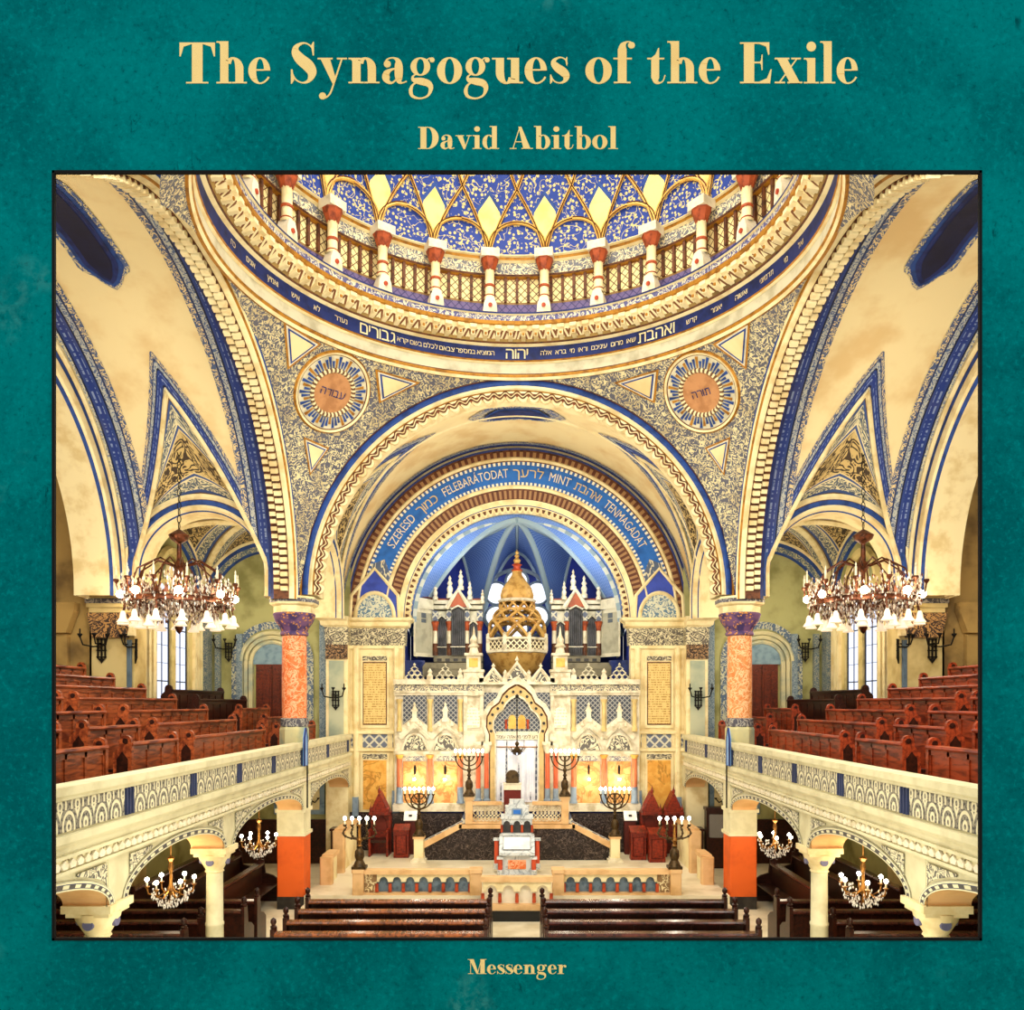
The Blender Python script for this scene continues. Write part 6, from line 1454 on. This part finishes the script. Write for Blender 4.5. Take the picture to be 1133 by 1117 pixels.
def small_chandelier(o, label):
    t = thing('crystal_chandelier', label, 'chandelier', o, 0, 'aisle chandeliers')
    mb = MB(); mb.tube([(0, 0, .3), (0, 0, 3.02-o[2])], .014, 6).lathe([(.09, 3.0-o[2]), (.05, 2.93-o[2]), (0, 2.92-o[2])], (0, 0, 0), 10); mb.build('rod', m_brass, t)
    mb = MB(); mb.lathe([(0, -.28), (.03, -.24), (.02, -.1), (.07, 0), (.03, .1), (.025, .3), (.05, .4), (.03, .5), (.07, .56), (.02, .6)], (0, 0, 0), 10); mb.build('stem', m_brass, t)
    for k in range(6):
        a = 2*pi*k/6+.3; c, s_ = cos(a), sin(a)
        mb = MB(); mb.tube([(.04*c, .04*s_, 0), (.2*c, .2*s_, -.1), (.36*c, .36*s_, -.04), (.38*c, .38*s_, .06)], .014, 5).lathe([(.015, .05), (.05, .09), (0, .1)], (.38*c, .38*s_, 0), 8); mb.build('arm', m_brass, t)
        mb = MB(); mb.lathe([(.016, .08), (.016, .18)], (.38*c, .38*s_, 0), 6); cd = mb.build('candle', m_white, t)
        mb = MB(); mb.ball((.38*c, .38*s_, .21), .04, 8); mb.build('bulb', m_bulb2, cd)
    mb = MB(); rnd = random.Random(5)
    for k in range(150):
        a = rnd.uniform(0, 2*pi); u = rnd.random(); r = .08+.3*u; z = -.3+.28*u*u+rnd.uniform(0, .12); b = len(mb.v); h = .022
        x, y = r*cos(a), r*sin(a); mb.v += [(x, y, z+h*1.4), (x+h*.6, y, z), (x, y+h*.6, z), (x-h*.6, y, z), (x, y-h*.6, z), (x, y, z-h*1.4)]
        for q in ((0, 1, 2), (0, 2, 3), (0, 3, 4), (0, 4, 1), (5, 2, 1), (5, 3, 2), (5, 4, 3), (5, 1, 4)): mb.face([b+i for i in q])
    d = mb.build('crystal_drops', m_crysw, t, 0); d['kind'] = 'stuff'
    lamp('chandelier_light', 'POINT', (o[0], o[1], o[2]+.35), 30, (1, .8, .5), .15)
for s in (-1, 1):
    for y, w_ in ((18.4, 'beside the orange pillar pedestal'), (13.9, 'nearer the teal wall')):
        small_chandelier((s*(5.97 if y > 15 else 6.05), y, 1.8), 'small lit crystal chandelier under the %s gallery, %s' % (SIDE[s], w_))
# ================================================================ iron sconces
def sconce(o, rz, label, n=2):
    t = thing('iron_sconce', label, 'sconce', o, rz, 'black iron sconces')
    mb = MB()
    for x in (-.09, 0, .09): mb.box(x-.018, x+.018, -.03, 0, -.3, .2)
    for z in (-.26, -.1, .06, .18): mb.box(-.12, .12, -.035, 0, z-.015, z+.015)
    mb.prism([(-.09, -.3), (.09, -.3), (0, -.42)], lambda a, c, d: (a, d, c), -.03, 0); mb.build('grille_plate', m_iron, t, 0)
    for sg in (-1, 1)[:n]:
        mb = MB(); mb.tube([(0, -.02, .0), (sg*.1, -.25, -.02), (sg*.28, -.36, .02), (sg*.34, -.38, .22)], .022, 6).lathe([(.02, .2), (.06, .26), (.06, .29), (0, .29)], (sg*.34, -.38, 0), 8).lathe([(.02, .29), (.02, .4), (0, .42)], (sg*.34, -.38, 0), 6); mb.build('branch', m_iron, t)
    mb = MB(); mb.tube([(0, -.02, .08), (0, -.3, .05), (0, -.36, .24)], .02, 6).lathe([(.02, .22), (.055, .27), (.055, .3), (0, .3)], (0, -.36, 0), 8); mb.build('branch', m_iron, t)
for s in (-1, 1):
    L = SIDE[s]
    sconce((s*10.35, 19.83, E+1.42), 0, 'black iron sconce on the outer face of the %s gallery pier' % L)
    sconce((s*9.58, 20.0, E+1.42), s*pi/2*.5, 'black iron sconce on the inner corner of the %s gallery pier' % L)
    sconce((s*9.1, 25.12, E+1.72), 0, 'black iron sconce between the %s lancet window and gallery door' % L)
    sconce((s*5.66, 24.84, E+.2), 0, 'black iron sconce on the sage pier face at the %s rail end' % L)
    o = (s*6.5, 25.12, 2.25)
    t = thing('candle_bracket', 'thin iron candle bracket on the cream panel under the %s gallery arch' % L, 'bracket', o)
    mb = MB(); mb.tube([(0, -.02, -.45), (0, -.02, .5)], .03, 6).lathe([(.04, .5), (.06, .56), (.02, .62), (0, .75)], (0, -.02, 0), 8); mb.build('backplate', m_iron, t)
    for sg in (-1, 1):
        mb = MB(); mb.tube([(0, -.03, -.25), (sg*.15, -.12, -.3), (sg*.26, -.15, -.18)], .018, 6).lathe([(.02, -.2), (.05, -.15), (0, -.15)], (sg*.26, -.15, 0), 8); mb.build('branch', m_iron, t)
# ================================================================ lettering on the teal wall
def G():
    g = {}
    H, S, XH = .036, .2, .62
    def Rr(x0, y0, x1, y1): return [(x0, y0), (x1, y0), (x1, y1), (x0, y1)]
    def A(cx, cy, rx, ry, tx, ty, a0=0, a1=360, n=36):
        out = []
        for i in range(n):
            q = []
            for a in (a0+(a1-a0)*i/n, a0+(a1-a0)*(i+1)/n): q.append((R(a)))
            a, b = q
            out.append([(cx+rx*cos(a), cy+ry*sin(a)), (cx+rx*cos(b), cy+ry*sin(b)), (cx+(rx-tx)*cos(b), cy+(ry-ty)*sin(b)), (cx+(rx-tx)*cos(a), cy+(ry-ty)*sin(a))])
        return out
    def D(x, y, r): return [[(x+r*cos(2*pi*i/18), y+r*sin(2*pi*i/18)) for i in range(18)]]
    def V(p, n=8):
        P = []
        for i in range(len(p)-1):
            p0, p1, p2, p3 = p[max(i-1, 0)], p[i], p[i+1], p[min(i+2, len(p)-1)]
            for k in range(n):
                t = k/n; P.append(tuple(.5*((2*b)+(-a+c)*t+(2*a-5*b+4*c-d)*t*t+(-a+3*b-3*c+d)*t**3) for a, b, c, d in zip(p0, p1, p2, p3)))
        P.append(p[-1]); out = []; Ls = []
        for i, (x, y, w_) in enumerate(P):
            a, b = P[max(i-1, 0)], P[min(i+1, len(P)-1)]; dx, dy = b[0]-a[0], b[1]-a[1]; l = math.hypot(dx, dy) or 1
            Ls.append(((x-dy/l*w_/2, y+dx/l*w_/2), (x+dy/l*w_/2, y-dx/l*w_/2)))
        for i in range(len(Ls)-1): out.append([Ls[i][0], Ls[i][1], Ls[i+1][1], Ls[i+1][0]])
        return out
    def stem(x, top, w_=S, lf=.09, rf=.09, serif_top=True):
        o = [Rr(x, 0, x+w_, top), Rr(x-lf, 0, x+w_+rf, H)]
        if serif_top: o += [Rr(x-lf, top-H, x+.02, top), [(x-.03, top-H), (x, top-H-.05), (x, top-H)]]
        return o
    def shoulder(x): return A(x+.0, .36, .255, .275, .2, .05, 0, 150)
    g['T'] = (.86, [Rr(.3, 0, .56, 1), Rr(0, .963, .86, 1), Rr(.16, 0, .7, H), [(0, 1), (0, .66), (.03, .66), (.1, .9), (.3, .965)], [(.86, 1), (.56, .965), (.76, .9), (.83, .66), (.86, .66)]])
    g['h'] = (.74, stem(.09, 1.03, rf=.08)+[Rr(.46, 0, .655, .38), Rr(.38, 0, .74, H)]+shoulder(.4))
    g['n'] = (.74, stem(.09, XH, rf=.08)+[Rr(.46, 0, .655, .38), Rr(.38, 0, .74, H)]+shoulder(.4))
    g['e'] = (.55, A(.28, .31, .28, .325, .19, .036, 90, 270)+A(.28, .31, .25, .325, .15, .036, 0, 90)+A(.28, .31, .27, .325, .05, .036, 270, 330)+[Rr(.1, .31, .53, .345)])
    Sp = [(.56, .74, .02), (.5, .9, .035), (.34, .985, .036), (.17, .91, .1), (.13, .77, .19), (.24, .6, .26), (.43, .43, .28), (.52, .26, .22), (.46, .08, .1), (.3, .016, .036), (.13, .1, .036), (.04, .3, .02)]
    g['S'] = (.62, V(Sp)+[[(.54, .68), (.57, .68), (.57, 1.01), (.545, 1.01), (.5, .92)], [(.02, -.01), (.045, -.01), (.1, .08), (.06, .34), (.02, .34)]])
    g['s'] = (.46, V([(x*.76+.01, y*.64-.0, w_*.72+.004) for x, y, w_ in Sp])+[[(.41, .43), (.43, .43), (.43, .64), (.415, .64), (.38, .58)], [(.02, -.01), (.04, -.01), (.08, .05), (.05, .21), (.02, .21)]])
    g['y'] = (.7, [[(.06, XH), (.29, XH), (.44, .1), (.36, -.02)], Rr(0, XH-H, .36, XH), Rr(.46, XH-H, .7, XH)]+V([(.58, .6, .036), (.4, .04, .04), (.3, -.24, .04), (.2, -.345, .036), (.12, -.36, .04)])+D(.12, -.31, .085))
    g['v'] = (.68, [[(.06, XH), (.29, XH), (.44, .1), (.38, -.01), (.34, -.01)], Rr(0, XH-H, .36, XH), Rr(.46, XH-H, .68, XH)]+V([(.58, .6, .036), (.385, .0, .036)]))
    g['a'] = (.62, D(.15, .47, .085)+V([(.09, .5, .04), (.17, .6, .036), (.3, .62, .04), (.4, .55, .12), (.42, .42, .19), (.42, .2, .19), (.43, .06, .13), (.5, .012, .04), (.61, .05, .03)])+V([(.4, .37, .03), (.24, .33, .06), (.13, .24, .15), (.12, .13, .18), (.17, .04, .1), (.27, .015, .045), (.4, .13, .03)]))
    g['g'] = (.64, A(.28, .41, .235, .225, .145, .034)+D(.56, .57, .06)+V([(.42, .54, .03), (.49, .61, .03), (.57, .61, .03)])+V([(.17, .22, .03), (.1, .16, .05), (.13, .08, .11), (.3, .045, .17), (.46, .0, .16), (.53, -.12, .11), (.46, -.3, .05), (.28, -.37, .04), (.1, -.32, .07), (.05, -.18, .09), (.1, -.04, .05), (.2, .02, .03)]))
    g['o'] = (.6, A(.3, .31, .3, .325, .19, .034))
    g['u'] = (.74, [Rr(.09, .24, .285, XH), Rr(0, XH-H, .12, XH), Rr(.45, 0, .645, XH), Rr(.36, XH-H, .5, XH), Rr(.45, 0, .74, H)]+A(.345, .26, .255, .275, .2, .05, 180, 330))
    g['f'] = (.48, stem(.1, .84, serif_top=False)+[Rr(0, XH-H, .42, XH)]+V([(.2, .8, .2), (.22, .93, .14), (.3, 1.01, .04), (.4, 1.01, .03)])+D(.41, .93, .08))
    g['t'] = (.46, [[(.1, .12), (.295, .12), (.295, .86), (.27, .86), (.2, .7), (.1, XH)], Rr(0, XH-H, .42, XH)]+V([(.198, .16, .195), (.22, .05, .13), (.3, .012, .045), (.39, .06, .03), (.44, .2, .03)]))
    g['E'] = (.84, [Rr(.1, 0, .36, 1), Rr(0, 0, .76, H), Rr(0, 1-H, .74, 1), Rr(.36, .49, .56, .525), [(.74, 1), (.48, .965), (.66, .9), (.71, .7), (.74, .7)], [(.76, 0), (.8, .34), (.77, .34), (.68, .12), (.48, .035)], [(.57, .32), (.57, .7), (.545, .7), (.53, .56), (.48, .507), (.53, .46), (.545, .32)]])
    g['x'] = (.7, [[(.05, XH), (.3, XH), (.64, 0), (.39, 0)], Rr(0, XH-H, .37, XH), Rr(.42, XH-H, .66, XH), Rr(0, 0, .26, H), Rr(.32, 0, .7, H)]+V([(.56, .6, .036), (.12, .02, .036)]))
    g['i'] = (.38, stem(.09, XH)+D(.19, .9, .12))
    g['l'] = (.38, stem(.09, 1.03))
    g['D'] = (.88, [Rr(.1, 0, .35, 1), Rr(0, 0, .42, H), Rr(0, 1-H, .42, 1)]+A(.4, .5, .46, .5, .26, .036, -90, 90))
    g['d'] = (.72, A(.27, .31, .27, .325, .18, .034, 50, 310)+[Rr(.4, 0, .6, 1.03), Rr(.3, 1.03-H, .42, 1.03), Rr(.6, 0, .7, H)])
    g['b'] = (.66, [Rr(.09, 0, .285, 1.03), Rr(0, 1.03-H, .12, 1.03)]+A(.36, .31, .28, .325, .18, .034, -130, 130))
    g['A'] = (.92, [[(.34, 1), (.46, 1.0), (.82, 0), (.54, 0)], Rr(.2, .3, .62, .336), Rr(0, 0, .27, H), Rr(.46, 0, .92, H)]+V([(.13, .02, .036), (.39, .96, .036)]))
    g['M'] = (1.12, [[(.1, 1), (.36, 1), (.66, .0), (.53, 0)], Rr(.0, 1-H, .3, 1), Rr(.16, 0, .196, 1), Rr(.02, 0, .34, H), Rr(.76, 0, 1.02, 1), Rr(.66, 0, 1.12, H), Rr(.9, 1-H, 1.12, 1)]+V([(.595, .04, .036), (.82, .98, .036)]))
    g['r'] = (.54, stem(.09, XH)+D(.45, .52, .08)+V([(.28, .38, .03), (.33, .55, .036), (.44, .6, .036)]))
    return g
GL = G()
m_letter = plain('pale_gold_letters', 'fbdc92', .9, h2='f6d286', sc=2)
def line(words, base, cap, label, name):
    z0 = E-(base-CY)*YW/F; sc = cap*YW/F
    cx = px((words[0][1]+words[-1][2])/2, base, YW-.012)
    kq = [0]
    t = thing(name, label, 'lettering', (cx[0], YW-.012, z0), 0, 'raised lettering on the teal wall')
    o = (cx[0], YW-.012, z0)
    for (txt, x0, x1) in words:
        adv = 0; item = []
        for ch in txt:
            wd, polys = GL[ch]; item.append((adv, polys)); adv += wd+.035
        adv -= .035
        X0, X1 = px(x0, base, YW)[0], px(x1, base, YW)[0]; kx = (X1-X0)/adv
        mb = MB(1, o)
        for a, polys in item:
            for pl in polys:
                kq[0] += 1; mb.prism([(X0+(a+x)*kx, z0+y*sc) for x, y in pl], lambda p, q, d: (p, YW+d, q), -.0025-.0001*(kq[0] % 37), -.0004, 0, False)
        mb.build('word', m_letter, t, 0)
line([('The', 198.7, 300), ('Synagogues', 321, 629), ('of', 647.6, 702), ('the', 716, 797.8), ('Exile', 818.6, 949.7)], 92.4, 45.2, 'large pale gold serif title lettering at the top of the teal wall', 'title_lettering')
line([('David', 462.6, 552.8), ('Abitbol', 564, 683.7)], 164.9, 24.4, 'smaller pale gold lettering below the title on the teal wall', 'name_lettering')
line([('Messenger', 517.4, 626.9)], 1077, 16.3, 'small pale gold lettering on the teal wall beneath the opening', 'imprint_lettering')
